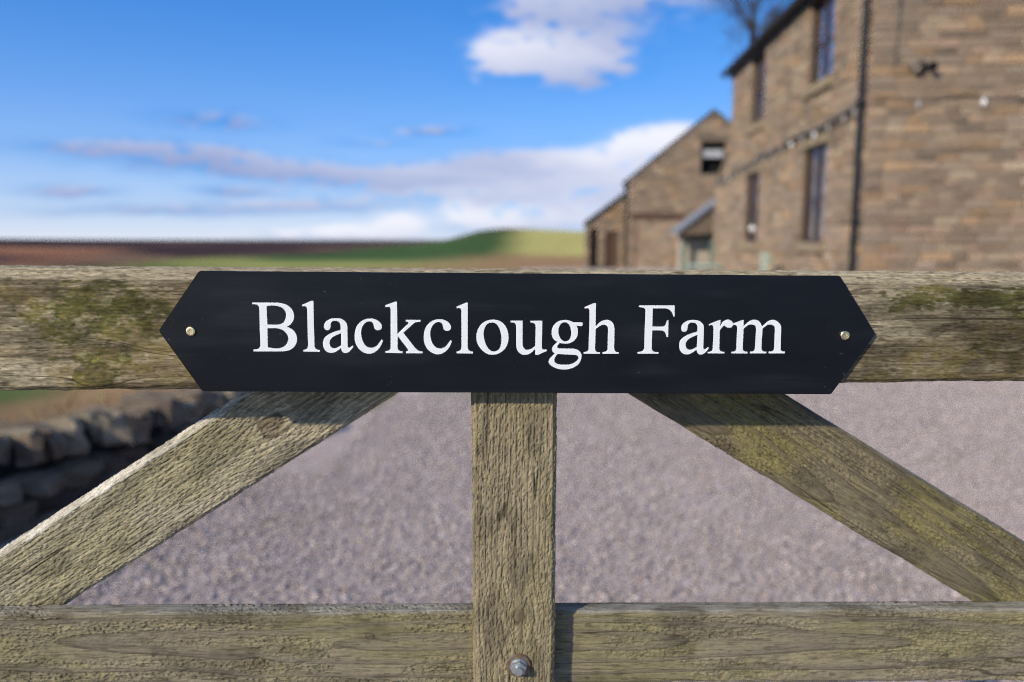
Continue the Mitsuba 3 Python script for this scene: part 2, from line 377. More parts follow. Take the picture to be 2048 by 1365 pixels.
def section(w, d, ch, step=0.0009, back=0.01):
    """Closed section: list of (front-face height v, depth y, t), from the back's middle up over the top, down the front and under. ch = (top, bottom) chamfers."""
    h = w / 2
    ct, cb = ch
    corners = [(0, d), (h, d), (h, ct), (h - ct, 0), (-h + cb, 0), (-h, cb), (-h, d), (0, d)]
    fine = [False, False, True, True, True, False, False]
    pts = []
    for (a, b, fi) in zip(corners[:-1], corners[1:], fine):
        a, b = np.array(a), np.array(b)
        ln = np.linalg.norm(b - a)
        if ln < 1e-9:
            continue
        n = max(1, int(math.ceil(ln / (step if fi or ln < 0.03 else back))))
        if fi is False and abs(a[0] - b[0]) < 1e-9:   # top and bottom faces: fine too, they are seen
            n = max(1, int(math.ceil(ln / (2 * step))))
        pts += [a + (b - a) * k / n for k in range(n)]
    pts.append(np.array(corners[-1]))
    pts = np.array(pts)
    per = np.concatenate([[0], np.cumsum(np.linalg.norm(np.diff(pts, axis=0), axis=1))])
    i_front = np.argmin(np.abs(pts[:, 0] - 0) + 10 * pts[:, 1])
    t = -(per - per[i_front]) + pts[i_front, 0]
    return pts, t


def board(wood, length, w, d, ch, fine, step=0.0009, width=None, centre=None):
    """Swept timber in its own frame: x along, y depth (0 = front), z across. fine = (s0, s1) stretch meshed finely."""
    pts, t = section(w, d, ch, step)
    a, b = length
    f0, f1 = max(a, fine[0]), min(b, fine[1])
    s = np.concatenate([np.arange(a, f0, 0.012), np.arange(f0, f1, step), np.arange(f1, b, 0.012), [b]])
    s = np.unique(np.round(s, 6))
    S, Tt = np.meshgrid(s, t, indexing='ij')
    V = np.broadcast_to(pts[None, :, 0], S.shape).copy()
    Y = np.broadcast_to(pts[None, :, 1], S.shape).copy()
    e = np.gradient(pts, axis=0)
    nrm = np.stack([-e[:, 1], e[:, 0]], -1)
    nrm /= np.linalg.norm(nrm, axis=1, keepdims=True) + 1e-12
    if nrm[np.argmin(pts[:, 1]), 1] > 0:
        nrm = -nrm
    h = relief(S.ravel(), Tt.ravel(), WOODS[wood]).reshape(S.shape)
    h = h * np.clip((pts[None, :, 1] < d - 1e-6) * 1.0, 0, 1)
    # worn, slightly waney edges
    edge = np.minimum(np.abs(V - w / 2), np.abs(V + w / 2))
    wear = np.exp(-(edge / 0.004) ** 2) * np.exp(-(Y / 0.008) ** 2)
    h = h - wear * 0.0022 * np.clip(np_noise(S * 38, V * 40, WOODS[wood]['seed'] + 70) - 0.35, 0, 1)
    if width is not None:
        V = V * (width(S) / w)
    V = V + h * nrm[None, :, 0]
    Y = Y + h * nrm[None, :, 1]
    if centre is not None:
        V = V + centre(S)
    vert = np.stack([S, Y, V], -1).reshape(-1, 3)
    n, m = S.shape
    i, j = np.meshgrid(np.arange(n - 1), np.arange(m - 1), indexing='ij')
    q = np.stack([i * m + j, (i + 1) * m + j, (i + 1) * m + j + 1, i * m + j + 1], -1).reshape(-1, 4)
    uv = np.stack([S, Tt], -1).reshape(-1, 2)
    f = np.vstack([q[:, [0, 1, 2]], q[:, [0, 2, 3]]])
    caps_v, caps_f, caps_uv = [], [], []
    for row, sgn in ((0, 1), (n - 1, -1)):
        ring = vert[row * m:(row + 1) * m]
        k0 = len(vert) + sum(map(len, caps_v))
        caps_v.append(np.vstack([ring, ring.mean(0)]))
        caps_uv.append(np.vstack([uv[row * m:(row + 1) * m], [[s[row], 0.0]]]))
        k = np.arange(m - 1)
        tri = np.stack([k0 + k, k0 + k + 1, np.full(m - 1, k0 + m)], -1)
        caps_f.append(tri if sgn > 0 else tri[:, ::-1])
    vert, uv, f = np.vstack([vert] + caps_v), np.vstack([uv] + caps_uv), np.vstack([f] + caps_f)
    mesh = trimesh.Trimesh(vert, f, process=False)
    # the faces must look outwards: at the front, towards -y
    c = mesh.triangles_center
    fr = (c[:, 1] < 0.002) & (np.abs(c[:, 2]) < w * 0.3)
    if mesh.face_normals[fr][:, 1].mean() > 0:
        mesh.faces = mesh.faces[:, ::-1]
    return mesh, uv


YAW = math.radians(1.1)
GX, GY, G0 = np.array([math.cos(YAW), math.sin(YAW), 0]), np.array([-math.sin(YAW), math.cos(YAW), 0]), np.array([0, 0.655, 0])
Z3 = np.array([0, 0, 1.0])


def gate_part(name, wood, mesh_uv, origin, angle=0.0, parent='field_gate'):
    """origin = (along the gate, depth, height); angle turns the board in the gate's plane"""
    mesh, uv = mesh_uv
    ca, sa = math.cos(angle), math.sin(angle)
    ax, az = GX * ca + Z3 * sa, -GX * sa + Z3 * ca
    m = moved(mesh, G0 + GX * origin[0] + GY * origin[1] + Z3 * origin[2], ax, GY, az)
    return obj(name, m, f'timber_{wood}_bsdf', parent, True, uv=uv)


# top rail: deeper at the hanging end
gate_part('top_rail', 'bar', board('bar', (-1.62, 1.75), 0.0985, 0.070, (0.0145, 0.004), (-0.5, 0.52), 0.00085,
          width=lambda s: 0.0985 - 0.0125 * s, centre=lambda s: -0.0007 * s / 0.87), (0.0, 0.0045, 1.1539))
gate_part('mid_stile', 'post', board('post', (-0.95, 0.02), 0.0752, 0.022, (0.0035, 0.0035), (-0.34, 0.0), 0.0006), (0.0024, 0.020, 1.10), math.pi / 2)
RAILZ = [0.8445, 0.635, 0.43, 0.215]
for k, z in enumerate(RAILZ):
    gate_part('rail', 'rail', board('rail', (-1.60, 1.72), 0.0745, 0.018, (0.0035, 0.0035), (-0.53, 0.55) if k == 0 else (0, 0), 0.0006,
              centre=lambda s: -0.0053 * s), (0.0, 0.042, z))
# braces, from under the top rail down to the feet of the end stiles
BA = math.radians(32.2)
gate_part('brace', 'left', board('left', (-1.76, 0.02), 0.0775, 0.020, (0.0060, 0.003), (-0.58, -0.04), 0.0006), (-0.1157, 0.0605, 1.1275), BA + math.radians(0.3))
gate_part('brace', 'right', board('right', (-0.02, 1.76), 0.0765, 0.020, (0.003, 0.003), (0.04, 0.58), 0.0006), (0.1157, 0.0605, 1.1275), -BA + math.radians(0.9))
gate_part('end_stile', 'post', board('post', (-0.98, 0.0), 0.085, 0.022, (0.003, 0.003), (0, 0)), (-1.57, 0.020, 1.10), math.pi / 2)
gate_part('end_stile', 'post', board('post', (-0.98, 0.0), 0.085, 0.022, (0.003, 0.003), (0, 0)), (1.69, 0.020, 1.10), math.pi / 2)
tag('field_gate', 'weathered wooden field gate with mossy top rail and diagonal braces, closing the gravel yard', 'gate')
labels['field_gate__top_rail'] = {'label': 'thick silvery top rail with patches of green moss'}


def to_gate(mesh, x, y, z):
    """local x along the gate, y depth, z up"""
    return moved(mesh, G0 + GX * x + GY * y + Z3 * z, GX, GY, Z3)


def facing(mesh):
    """a lathe (axis z) turned so that its z points out of the gate, towards the viewer"""
    m = mesh.copy()
    m.apply_transform(trimesh.transformations.rotation_matrix(math.pi / 2, [1, 0, 0]))
    return m


def hexagon(r, h, dome):
    a = np.arange(6) * math.pi / 3 + 0.35
    rows = []
    for rr, zz in ((r, 0), (r, h * 0.86), (r * 0.90, h)):
        rows.append(np.stack([rr * np.cos(a), rr * np.sin(a), np.full(6, zz)], -1))
    return trimesh.convex.convex_hull(np.vstack(rows))


bx, bz = 0.0064, 0.8412
bolt = 'field_gate__bolt'
w_ = lathe([(0.0035, 0), (0.0112, 0), (0.0114, 0.0008), (0.0106, 0.0019), (0.0035, 0.0024), (0.0035, 0)], 48)
scene[bolt] = mikit.ply(to_gate(facing(lathe([(0, -0.006), (0.0040, -0.006), (0.0040, 0.0118), (0.0034, 0.0126), (0, 0.0128)], 28)), bx, 0.0195, bz), 'zinc_bsdf', 40)
obj('washer', to_gate(facing(w_), bx, 0.0195, bz), 'washer_bsdf', bolt, 40)
nut = cat([hexagon(0.0070, 0.0064, 0)])
flange = lathe([(0, 0), (0.0077, 0), (0.0077, 0.0008), (0.0071, 0.0016), (0, 0.0016)], 40)
obj('nut', to_gate(facing(cat([nut, flange])), bx, 0.0172, bz), 'zinc_bsdf', bolt, 25)
labels[bolt + '__washer'] = {'label': 'round rusty brown washer'}

# gate posts outside the frame, that carry the gate
for x in (-1.72, 1.86):
    m, uv = board('post', (-1.6, 0.10), 0.16, 0.16, (0.01, 0.01), (0, 0))
    key = gate_part('gate_post', 'post', (m, uv), (x, 0.0, 1.10), math.pi / 2, parent=None)
    tag(key, 'square weathered timber post carrying the hinge end of the field gate' if x > 0 else 'square weathered timber post at the latch end of the field gate', 'post')

# ------------------------------------------------------------------ the sign
TILT = math.radians(-0.45)
SX = GX * math.cos(TILT) + Z3 * math.sin(TILT)
SZ = -GX * math.sin(TILT) + Z3 * math.cos(TILT)
SO = G0 + GX * 0.0070 + Z3 * 1.1520


def to_sign(mesh):
    """polygon plane x, y and extrusion z -> sign plane, extrusion towards the viewer"""
    m = mesh.copy()
    m.vertices = SO + m.vertices[:, :1] * SX + m.vertices[:, 1:2] * SZ - m.vertices[:, 2:3] * GY
    return m


outline = Polygon([(-0.3033, 0), (-0.2676, 0.0502), (0.2698, 0.0498), (0.3033, 0.0006), (0.2684, -0.0519), (-0.2690, -0.0516)])
outline = outline.buffer(-0.0035).buffer(0.0035, quad_segs=8)
HOLES = [(-0.2763, -0.0002), (0.2767, -0.0006)]
plate = trimesh.creation.extrude_polygon(outline.buffer(-0.0003), 0.0003)
plate.apply_translation((0, 0, -0.0003))
back = trimesh.creation.extrude_polygon(outline, 0.0027)
back.apply_translation((0, 0, -0.0030))
sign_mesh = cat([plate, back])
sign_uv = sign_mesh.vertices[:, :2].copy()
obj('panel', to_sign(sign_mesh), 'panel_bsdf', 'farm_sign', False, uv=sign_uv)
tag('farm_sign', 'black sign with pointed ends and white lettering, screwed to the top rail of the gate', 'sign')
labels['farm_sign__panel'] = {'label': 'smooth black panel with pointed ends'}
GLYPHS = {
    'B': ['c-22451,2420 c-21235,2422 c-20358,2417 -19758,2310 -19272,2008 -19037,1594 -18994,1178 -19153,788 -19369,548 c-19638,407 -19214,203 -18920,-130 -18793,-549 -18860,-969 -19091,-1334 -19486,-1589 -19931,-1681 c-20539,-1696 c-22473,-1705 c-22467,-1537 c-22273,-1525 -22050,-1462 -21918,-1293 c-21887,-1041 c-21872,1882 -21914,2103 -22063,2240 -22280,2277 c-22445,2282', 'c-21256,2107 -20859,2176 -20421,2151 -19986,2004 -19721,1701 -19660,1341 -19770,951 -19970,700 -20359,570 c-20745,562 c-21240,570', 'c-21249,264 c-20644,279 -20150,198 -19772,-51 -19561,-385 -19543,-693 -19680,-1057 -19975,-1311 -20365,-1436 -20807,-1427 c-21258,-1357'],
    'l': ['c-18322,2236 c-17538,2589 c-17346,2590 c-17353,-1017 -17332,-1297 -17225,-1465 c-17078,-1543 c-16906,-1565 c-16910,-1722 c-18300,-1707 c-18296,-1560 c-18146,-1537 -17988,-1441 -17900,-1244 c-17883,-1020 c-17897,1657 -17911,1989 -17995,2111 -18115,2143 c-18270,2120'],
    'a': ['-16522,441 -16444,720 -16190,972 -15829,1125 -15470,1149 -15112,1107 -14785,925 -14597,648 c-14564,341 c-14560,-1170 -14524,-1311 -14442,-1355 -14302,-1281 c-14150,-1151 c-14080,-1252 -14279,-1534 -14532,-1744 -14756,-1818 -14976,-1735 -15084,-1566 c-15124,-1370 -15445,-1625 -15781,-1784 -16086,-1797 -16361,-1674 -16575,-1377 -16639,-1013 -16559,-648 -16331,-367 -15911,-113 -15465,57 c-15132,154 c-15127,394 -15149,644 -15283,839 -15530,921 -15779,891 -15931,723 -15970,445 -16042,221 -16237,119 -16445,219', 'c-15099,-126 -15472,-279 -15864,-505 -16035,-730 -16074,-982 -15991,-1262 -15773,-1401 -15523,-1372 c-15120,-1157'],
    'c': ['-8147,-407 -8077,154 -7808,659 -7362,996 -6863,1111 -6364,1030 -6005,781 -5855,502 -5878,278 -6062,137 -6284,136 -6478,275 -6533,527 -6643,777 -6892,871 -7197,774 -7476,437 -7601,-11 -7581,-403 -7455,-852 -7207,-1216 -6901,-1367 -6567,-1342 -6232,-1127 -6009,-816 c-5897,-664 c-5775,-731 -5926,-1125 -6233,-1549 -6652,-1822 -7099,-1875 -7543,-1697 -7931,-1304 -8122,-827'],
    'k': ['c-11376,2252 c-10556,2556 c-10368,2557 c-10376,-167 c-9470,705 -9430,789 -9468,861 c-9651,883 c-9649,1039 c-8409,1041 c-8410,890 -8527,878 -8804,832 -9055,680 c-9865,-63 c-8905,-1310 -8711,-1506 -8545,-1601 c-8267,-1633 c-8268,-1796 c-9660,-1798 c-9658,-1640 -9547,-1623 -9480,-1555 c-9501,-1453 c-10339,-334 c-10366,-1261 -10324,-1486 -10186,-1598 c-9948,-1625 c-9949,-1794 c-11395,-1784 c-11393,-1621 -11159,-1591 -10991,-1461 c-10944,-1264 c-10909,1644 -10916,1949 -10991,2099 -11112,2131 c-11306,2086'],
    'o': ['-3714,-382 -3626,151 -3339,657 -2867,995 -2312,1099 -1811,1012 -1392,724 -1110,249 -994,-367 -1085,-987 -1378,-1468 -1823,-1781 -2354,-1896 -2857,-1786 -3333,-1393 -3624,-916', '-3097,-154 -3043,295 -2838,688 -2505,846 -2144,804 -1864,525 -1666,22 -1590,-539 -1643,-1046 -1797,-1414 -2131,-1602 -2467,-1558 -2775,-1249 -3000,-744'],
    'u': ['c-831,1018 c188,1024 c195,-924 260,-1205 446,-1419 670,-1457 949,-1360 c1265,-1116 c1293,375 1261,655 1148,811 c852,877 c851,1017 c1842,1028 c1848,-1197 1884,-1366 1986,-1422 c2209,-1393 c2278,-1534 c1515,-1888 c1274,-1890 c1268,-1381 925,-1710 647,-1853 339,-1894 2,-1772 -253,-1462 c-351,-1011 c-364,478 -394,702 -523,841 c-813,867'],
    'g': ['2653,46 2715,439 2960,805 3347,1043 3737,1112 4128,1064 c4454,926 c5163,919 5259,875 5267,762 5242,633 c5142,593 c4750,602 4855,367 4884,58 4823,-279 4605,-619 4245,-846 3826,-916 c3349,-851 3212,-1021 3141,-1162 3188,-1275 c3385,-1319 c4338,-1337 4731,-1380 5043,-1548 5217,-1858 5196,-2227 5007,-2625 4647,-2911 4144,-3096 3582,-3127 3018,-3004 2621,-2779 2438,-2524 2474,-2297 2694,-2013 c2954,-1745 2773,-1616 2697,-1447 2739,-1249 2903,-994 c3163,-767 2869,-572 2697,-291', '3222,105 3272,499 3463,808 3740,916 4021,811 4221,504 4301,111 4275,-311 4129,-593 3851,-713 3569,-624 3341,-344', 'c3196,-1795 3003,-2039 2912,-2295 2954,-2493 3209,-2662 3631,-2717 4137,-2703 4556,-2571 4861,-2342 4969,-2086 4853,-1928 4600,-1873 c4347,-1863'],
    'h': ['c5373,2189 c6190,2556 c6368,2557 c6373,544 6700,911 7004,1081 7338,1139 7676,1029 7907,722 c7979,301 c7984,-1222 8046,-1476 8161,-1589 c8387,-1616 c8391,-1763 c7002,-1770 c6999,-1623 7261,-1565 7399,-1451 c7439,-1225 c7433,213 7392,522 7237,678 7012,716 6707,602 c6378,320 c6361,-1230 6418,-1513 6560,-1614 c6796,-1630 c6800,-1771 c5401,-1773 c5398,-1631 5633,-1585 5788,-1459 c5822,-1233 c5829,1689 5795,1996 5698,2107 5586,2118 c5436,2078'],
    'F': ['c10003,2386 c13030,2404 c13056,1453 c12950,1453 12819,1784 12563,2043 12207,2146 c11890,2144 c11186,2133 c11185,587 c11976,592 12222,650 12336,827 c12418,1132 c12545,1133 c12558,-306 c12416,-293 12350,-23 12202,175 11952,259 c11704,271 c11188,268 c11199,-1238 11263,-1452 11408,-1558 c11778,-1592 c11782,-1735 c9995,-1744 c9991,-1601 10308,-1543 10496,-1420 c10547,-1242 c10560,1876 10519,2086 10340,2191 c10008,2238'],
    'r': ['c15965,799 c16905,1194 c16976,1180 c16950,641 17161,997 17401,1175 17683,1212 17937,1086 18052,875 18013,647 17820,526 17570,553 c17315,729 17144,572 c16951,287 c16971,-1209 17014,-1387 17162,-1515 c17427,-1549 c17432,-1678 c16002,-1678 c15997,-1557 16237,-1520 16375,-1412 c16417,-1211 c16409,355 16377,603 16286,744 16179,765 c16041,693'],
    'm': ['c17982,874 c18888,1205 c18960,1192 c18970,653 19323,1010 19668,1196 19987,1212 20314,1051 c20534,626 20885,983 21195,1176 21548,1214 21913,1025 22141,742 c22199,316 c22242,-1181 22289,-1396 22399,-1467 c22615,-1494 c22623,-1645 c21231,-1652 c21224,-1501 21507,-1471 21645,-1363 c21667,-1113 c21665,313 21613,633 21428,774 21177,822 20898,721 c20592,449 c20588,-1190 20646,-1368 20759,-1489 c21010,-1510 c21017,-1653 c19626,-1660 c19620,-1517 19867,-1480 20004,-1350 c20028,-1121 c20052,304 20001,623 19830,779 19545,812 19300,726 c18973,440 c18985,-1198 19022,-1377 19155,-1498 c19399,-1532 c19406,-1675 c18023,-1668 c18017,-1539 18265,-1502 18402,-1380 c18426,-1130 c18430,366 18404,614 18307,741 c18043,775'],
}


def contour(text):
    raw = text.split()
    pts = np.array([[float(v) for v in p.lstrip('c').split(',')] for p in raw]) * 1e-5
    hard = [p[0] == 'c' for p in raw]

    def curve(p, closed):
        q = np.vstack([p, p[:1]]) if closed else p
        if len(q) == 2:
            return q[:-1]
        u = np.concatenate([[0], np.cumsum(np.sqrt(np.linalg.norm(np.diff(q, axis=0), axis=1)))])
        cs = CubicSpline(u, q, bc_type='periodic' if closed else 'natural')
        w = np.concatenate([np.linspace(a, b, 6)[:-1] for a, b in zip(u[:-1], u[1:])])
        return cs(w)
    if not any(hard):
        return curve(pts, True)
    k = hard.index(True)
    pts, hard = np.roll(pts, -k, 0), hard[k:] + hard[:k]
    pts, hard = np.vstack([pts, pts[:1]]), hard + [True]
    out, start = [], 0
    for i in range(1, len(pts)):
        if hard[i]:
            out.append(curve(pts[start:i + 1], False))
            start = i
    return np.vstack(out)


COPIES = {'l': (0.12913, -0.00075), 'a': (0.30160, 0.00024), 'c': (-0.05812, 0.00022)}
placed = []
for name, contours in GLYPHS.items():
    poly = Polygon(contour(contours[0])).buffer(0)
    for hole in contours[1:]:
        poly = poly.difference(Polygon(contour(hole)).buffer(0))
    placed.append(poly)
    if name in COPIES:
        placed.append(affinity.translate(poly, *COPIES[name]))
placed.sort(key=lambda p: p.bounds[0])
for poly in placed:
    m = cat([trimesh.creation.extrude_polygon(g, 0.00018) for g in getattr(poly, 'geoms', [poly])])
    m.apply_translation((0, 0, 0.00002))
    obj('letter', to_sign(m), 'letter_bsdf', 'farm_sign')


def screw_head():
    R = 0.0041
    star = Polygon([((0.00155 + 0.0004 * math.cos(6 * a)) * math.cos(a), (0.00155 + 0.0004 * math.cos(6 * a)) * math.sin(a)) for a in np.linspace(0, 2 * math.pi, 49)[:-1]])
    rim = Polygon([(0.0029 * math.cos(a), 0.0029 * math.sin(a)) for a in np.linspace(0, 2 * math.pi, 49)[:-1]])
    top = trimesh.creation.extrude_polygon(rim.difference(star), 0.0009)
    top.apply_translation((0, 0, 0.0009))
    floor_ = trimesh.creation.extrude_polygon(rim.buffer(-0.0001), 0.0004)
    floor_.apply_translation((0, 0, 0.0006))
    ring = lathe([(0.0028, 0), (0.0040, 0), (R, 0.0006), (0.0039, 0.0014), (0.0034, 0.0019), (0.00285, 0.0020), (0.0027, 0.0017), (0.0027, 0.0)], 40)
    return cat([top, floor_, ring])


for hx, hz in HOLES:
    m = screw_head()
    m.apply_translation((hx, hz, 0.0001))
    obj('screw', to_sign(m), 'brass_bsdf', 'farm_sign', 30)
labels['farm_sign__screw'] = {'label': 'brass screw head in the left point of the sign'}
labels['farm_sign__screw_001'] = {'label': 'brass screw head in the right point of the sign'}


# ------------------------------------------------------------------ ground and hills
def nsm(a, b, x):
    t = np.clip((x - a) / (b - a), 0, 1)
    return t * t * (3 - 2 * t)


WALL_A, WALL_D = np.array([-2.10, 3.10]), np.array([0.40, 0.917])   # dry stone wall: a point of its foot, its direction
WALL_N = np.array([-WALL_D[1], WALL_D[0]])


def height(x, y):
    r = np.hypot(x, y)
    off = (x - WALL_A[0]) * WALL_N[0] + (y - WALL_A[1]) * WALL_N[1]     # metres beyond the wall
    z = -0.03 - 14.0 * nsm(18, 330, np.where(y > 0, r, r * 0.3)) - 0.35 * nsm(0.3, 2.5, off) - 0.02 * np.clip(off, 0, 40)
    z = z + nsm(30, 300, r) * 1.2 * (meshkit.noise(np.stack([x / 90, y / 90, 0 * x], -1)) - 0.5)
    # far moor
    crest = np.interp(x, [-2500, -1234, -752, -210, 200], [8, 5.0, -1.0, -8.0, -9.0]) + 1.2 * (meshkit.noise(np.stack([x / 260, 0 * x, 0 * x + 3], -1)) - 0.5)
    t = nsm(500, 1900, y)
    z = z + (crest + 14.0) * t * (y > 0)
    z = z - 60 * nsm(1950, 3500, y)
    # brown slope on the left
    c = np.interp(x, [-900, -520, -380, -300, -215, -170], [16.0, 13.6, 12.6, 10.5, 4.0, 0.0])
    z = z + c * np.exp(-((y - 540) / 170) ** 2) * 0.95
    # the green hill
    a = np.interp(x, [-330, -250, -190, -121, -95, -65, -44, -10, 40, 98, 200, 420], [0, 1.2, 4.2, 9.0, 13.4, 21.5, 27.0, 30.2, 29.0, 26.0, 24.0, 15.0])
    a = a + 0.5 * (meshkit.noise(np.stack([x / 24, 0 * x, 0 * x + 8], -1)) - 0.5)
    z = z + a * np.exp(-((y - 1120) / np.where(y < 1120, 330, 700)) ** 2)
    return z


def hill_color(p, n, uv):
    x, y = p.x, p.y
    n1 = mikit.fbm(x / 60, y / 60)
    n2 = mikit.fbm(x / 9, y / 9, 4.0)
    n3 = mikit.fbm(x * 1.3, y * 1.3, 8.0)
    c = mix((0.085, 0.12, 0.03), (0.11, 0.135, 0.04), n2)                                     # rough pasture
    c = mix(c, mi.Color3f(0.19, 0.12, 0.062), sstep(D, 0.35, 0.7, n1 + 0.3 * (n2 - 0.5)) * sstep(D, 20, 60, y))        # bracken
    yy = y + 60 * (n1 - 0.5)
    c = mix(c, mi.Color3f(0.20, 0.125, 0.07), sstep(D, 330, 420, yy) * sstep(D, -150, -60, x))                       # bracken below the hill
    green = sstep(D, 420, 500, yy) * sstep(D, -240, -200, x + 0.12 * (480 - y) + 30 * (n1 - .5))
    pale = mix((0.21, 0.22, 0.07), (0.045, 0.085, 0.032), sstep(D, 480, 640, yy + 0.25 * (x + 120)))  # darker far part of the field is cloud shade put into the colour
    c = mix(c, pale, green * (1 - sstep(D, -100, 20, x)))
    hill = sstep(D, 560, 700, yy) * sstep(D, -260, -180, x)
    shaded_flank = mix((0.035, 0.068, 0.024), (0.05, 0.052, 0.026), sstep(D, 850, 1080, yy))                                    # rush green on the near flank, with cloud shade put into the colour
    side = mix(shaded_flank, (0.29, 0.27, 0.10), sstep(D, -28, 22, x - 0.03 * (y - 700) + 20 * (n1 - 0.5)))                      # yellow grass, with the sunlit side of the hill painted in
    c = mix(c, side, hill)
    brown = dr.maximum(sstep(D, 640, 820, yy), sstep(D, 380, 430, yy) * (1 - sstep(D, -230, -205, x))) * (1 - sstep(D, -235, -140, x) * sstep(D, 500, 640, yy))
    shaded_heather = mix((0.026, 0.018, 0.022), (0.046, 0.029, 0.028), n1)  # dark moor plants, deepened by cloud shade put into the colour
    shaded_heather = mix(shaded_heather, mi.Color3f(0.26, 0.17, 0.10), sstep(D, 0.62, 0.8, mikit.noise(x / 210, y / 160, 12.0)) * 0.45 * sstep(D, -900, -500, x))
    c = mix(c, shaded_heather, brown)
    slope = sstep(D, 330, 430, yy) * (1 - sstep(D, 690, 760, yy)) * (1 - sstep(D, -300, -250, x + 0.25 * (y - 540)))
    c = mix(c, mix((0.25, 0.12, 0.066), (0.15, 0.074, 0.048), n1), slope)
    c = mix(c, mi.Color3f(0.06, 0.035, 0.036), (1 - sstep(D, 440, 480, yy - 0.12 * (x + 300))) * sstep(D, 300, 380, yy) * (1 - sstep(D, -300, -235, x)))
    # by the wall: green field, dead bracken along the wall foot
    off = -(x - WALL_A[0]) * WALL_D[1] + (y - WALL_A[1]) * WALL_D[0]
    near = 1 - sstep(D, 14, 30, dr.sqrt(x * x + y * y))
    field = mix((0.085, 0.125, 0.04), (0.25, 0.165, 0.09), 1 - sstep(D, 4.3, 5.8, off + 2.2 * (mikit.fbm(x * 0.9, y * 0.9, 2.0) - 0.5)))
    c = mix(c, field, near * sstep(D, 0.0, 0.4, off))
    return c * (0.72 + 0.56 * n3) * (0.85 + 0.3 * n2)


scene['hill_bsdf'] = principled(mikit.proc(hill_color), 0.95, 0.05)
rad = np.concatenate([[0.0], np.geomspace(1.5, 4200, 330)])
ang = np.concatenate([np.radians(np.linspace(-48, 48, 640)), np.radians(np.linspace(48, 312, 120))[1:-1]])
A_, R_ = np.meshgrid(ang, rad, indexing='ij')
X_, Y_ = R_ * np.sin(A_), R_ * np.cos(A_)
Zh = height(X_, Y_)
n, m = X_.shape
i, j = np.meshgrid(np.arange(n), np.arange(m - 1), indexing='ij')
i2 = (i + 1) % n
q = np.stack([i * m + j, i * m + j + 1, i2 * m + j + 1, i2 * m + j], -1).reshape(-1, 4)
gm = trimesh.Trimesh(np.stack([X_, Y_, Zh], -1).reshape(-1, 3), np.vstack([q[:, [0, 1, 2]], q[:, [0, 2, 3]]])[:, ::-1], process=False)
if gm.face_normals[len(gm.faces) // 3][2] < 0:
    gm.faces = gm.faces[:, ::-1]
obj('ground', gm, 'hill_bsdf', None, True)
tag('ground', 'rough pasture, bracken slopes and moorland hills running to the skyline', kind='structure')


# gravel yard: a sheet, and loose stones over the part that is seen close to
GRAVEL = [(0.321, 0.276, 0.275), (0.412, 0.357, 0.351), (0.482, 0.425, 0.41), (0.369, 0.328, 0.332), (0.257, 0.221, 0.223), (0.417, 0.345, 0.308), (0.567, 0.508, 0.49)]


def gravel_color(p, n, uv):
    d1, d2, r = mikit.voronoi(p.x * 62, p.y * 62)
    c = mix((0.335, 0.292, 0.288), (0.515, 0.45, 0.437), r)
    c = mix(c, mi.Color3f(0.36, 0.27, 0.23), sstep(D, 0.86, 0.9, mikit.cell_rand(r * 97)))
    big = 0.55 * mikit.fbm(p.x * 0.8, p.y * 0.5, 1.0) + 0.45 * mikit.noise(p.x * 11, p.y * 11, 4.0)
    c = c * (0.62 + 0.38 * sstep(D, 0.02, 0.2, d2 - d1)) * (0.74 + 0.52 * big)
    weed = sstep(D, 0.66, 0.78, mikit.fbm(p.x * 2.1, p.y * 2.1, 6.0) + 0.10 * (1 - sstep(D, 0.2, 1.3, (p.x - WALL_A[0]) * WALL_D[1] - (p.y - WALL_A[1]) * WALL_D[0])))
    return mix(c, mi.Color3f(0.11, 0.12, 0.05), weed * 0.3)


def gravel_bump(p, n, uv):
    d1, d2, r = mikit.voronoi(p.x * 62, p.y * 62)
    return (1 - d1) * (0.6 + 0.6 * r)


scene['gravel_sheet_bsdf'] = {'type': 'bumpmap', 'arbitrary': mikit.proc(gravel_bump, 2e-3), 'scale': 0.009, 'bsdf': principled(mikit.proc(gravel_color), 0.9, 0.1)}
yard = Polygon([(-2.10 - 0.40 * 6, 3.10 - 0.917 * 6), (-2.10 + 0.40 * 2.9, 3.10 + 0.917 * 2.9), (-0.9, 8.5), (-1.5, 16), (0.5, 33.8), (30, 33.8), (30, -6), (-4.5, -6)])
gx, gy = np.meshgrid(np.linspace(-6, 30, 90), np.linspace(-6, 34, 90), indexing='ij')
ym = trimesh.creation.triangulate_polygon(yard, engine='earcut')
ym = trimesh.Trimesh(np.column_stack([ym[0], np.zeros(len(ym[0]))]), ym[1], process=False)
if ym.face_normals[0][2] < 0:
    ym.faces = ym.faces[:, ::-1]
obj('gravel_yard', ym, 'gravel_sheet_bsdf')
tag('gravel_yard', 'pinkish grey gravel yard behind the gate, in front of the farmhouse', kind='structure')

pr = np.random.default_rng(5)
ico = trimesh.creation.icosahedron()
vs, fs, cs_ = [], [], []
for k in range(2300):
    x, y = pr.uniform(0, 1.0, 2)
    sz = pr.choice([0.005, 0.007, 0.009, 0.012, 0.015], p=[.25, .32, .27, .12, .04])
    v = ico.vertices * (1 + pr.uniform(-0.25, 0.25, (12, 1))) * sz * np.array([1, pr.uniform(.6, 1), pr.uniform(.45, .75)])
    a = pr.uniform(0, 6.28)
    v = v @ np.array([[math.cos(a), math.sin(a), 0], [-math.sin(a), math.cos(a), 0], [0, 0, 1]])
    fs.append(ico.faces + 12 * k)
    vs.append(v + [x, y, sz * 0.35 + pr.uniform(0, 0.004)])
    c = np.array(GRAVEL[pr.choice(7, p=[.2, .22, .15, .18, .1, .1, .05])]) * pr.uniform(0.85, 1.12)
    cs_.append(np.tile(c, (12, 1)))
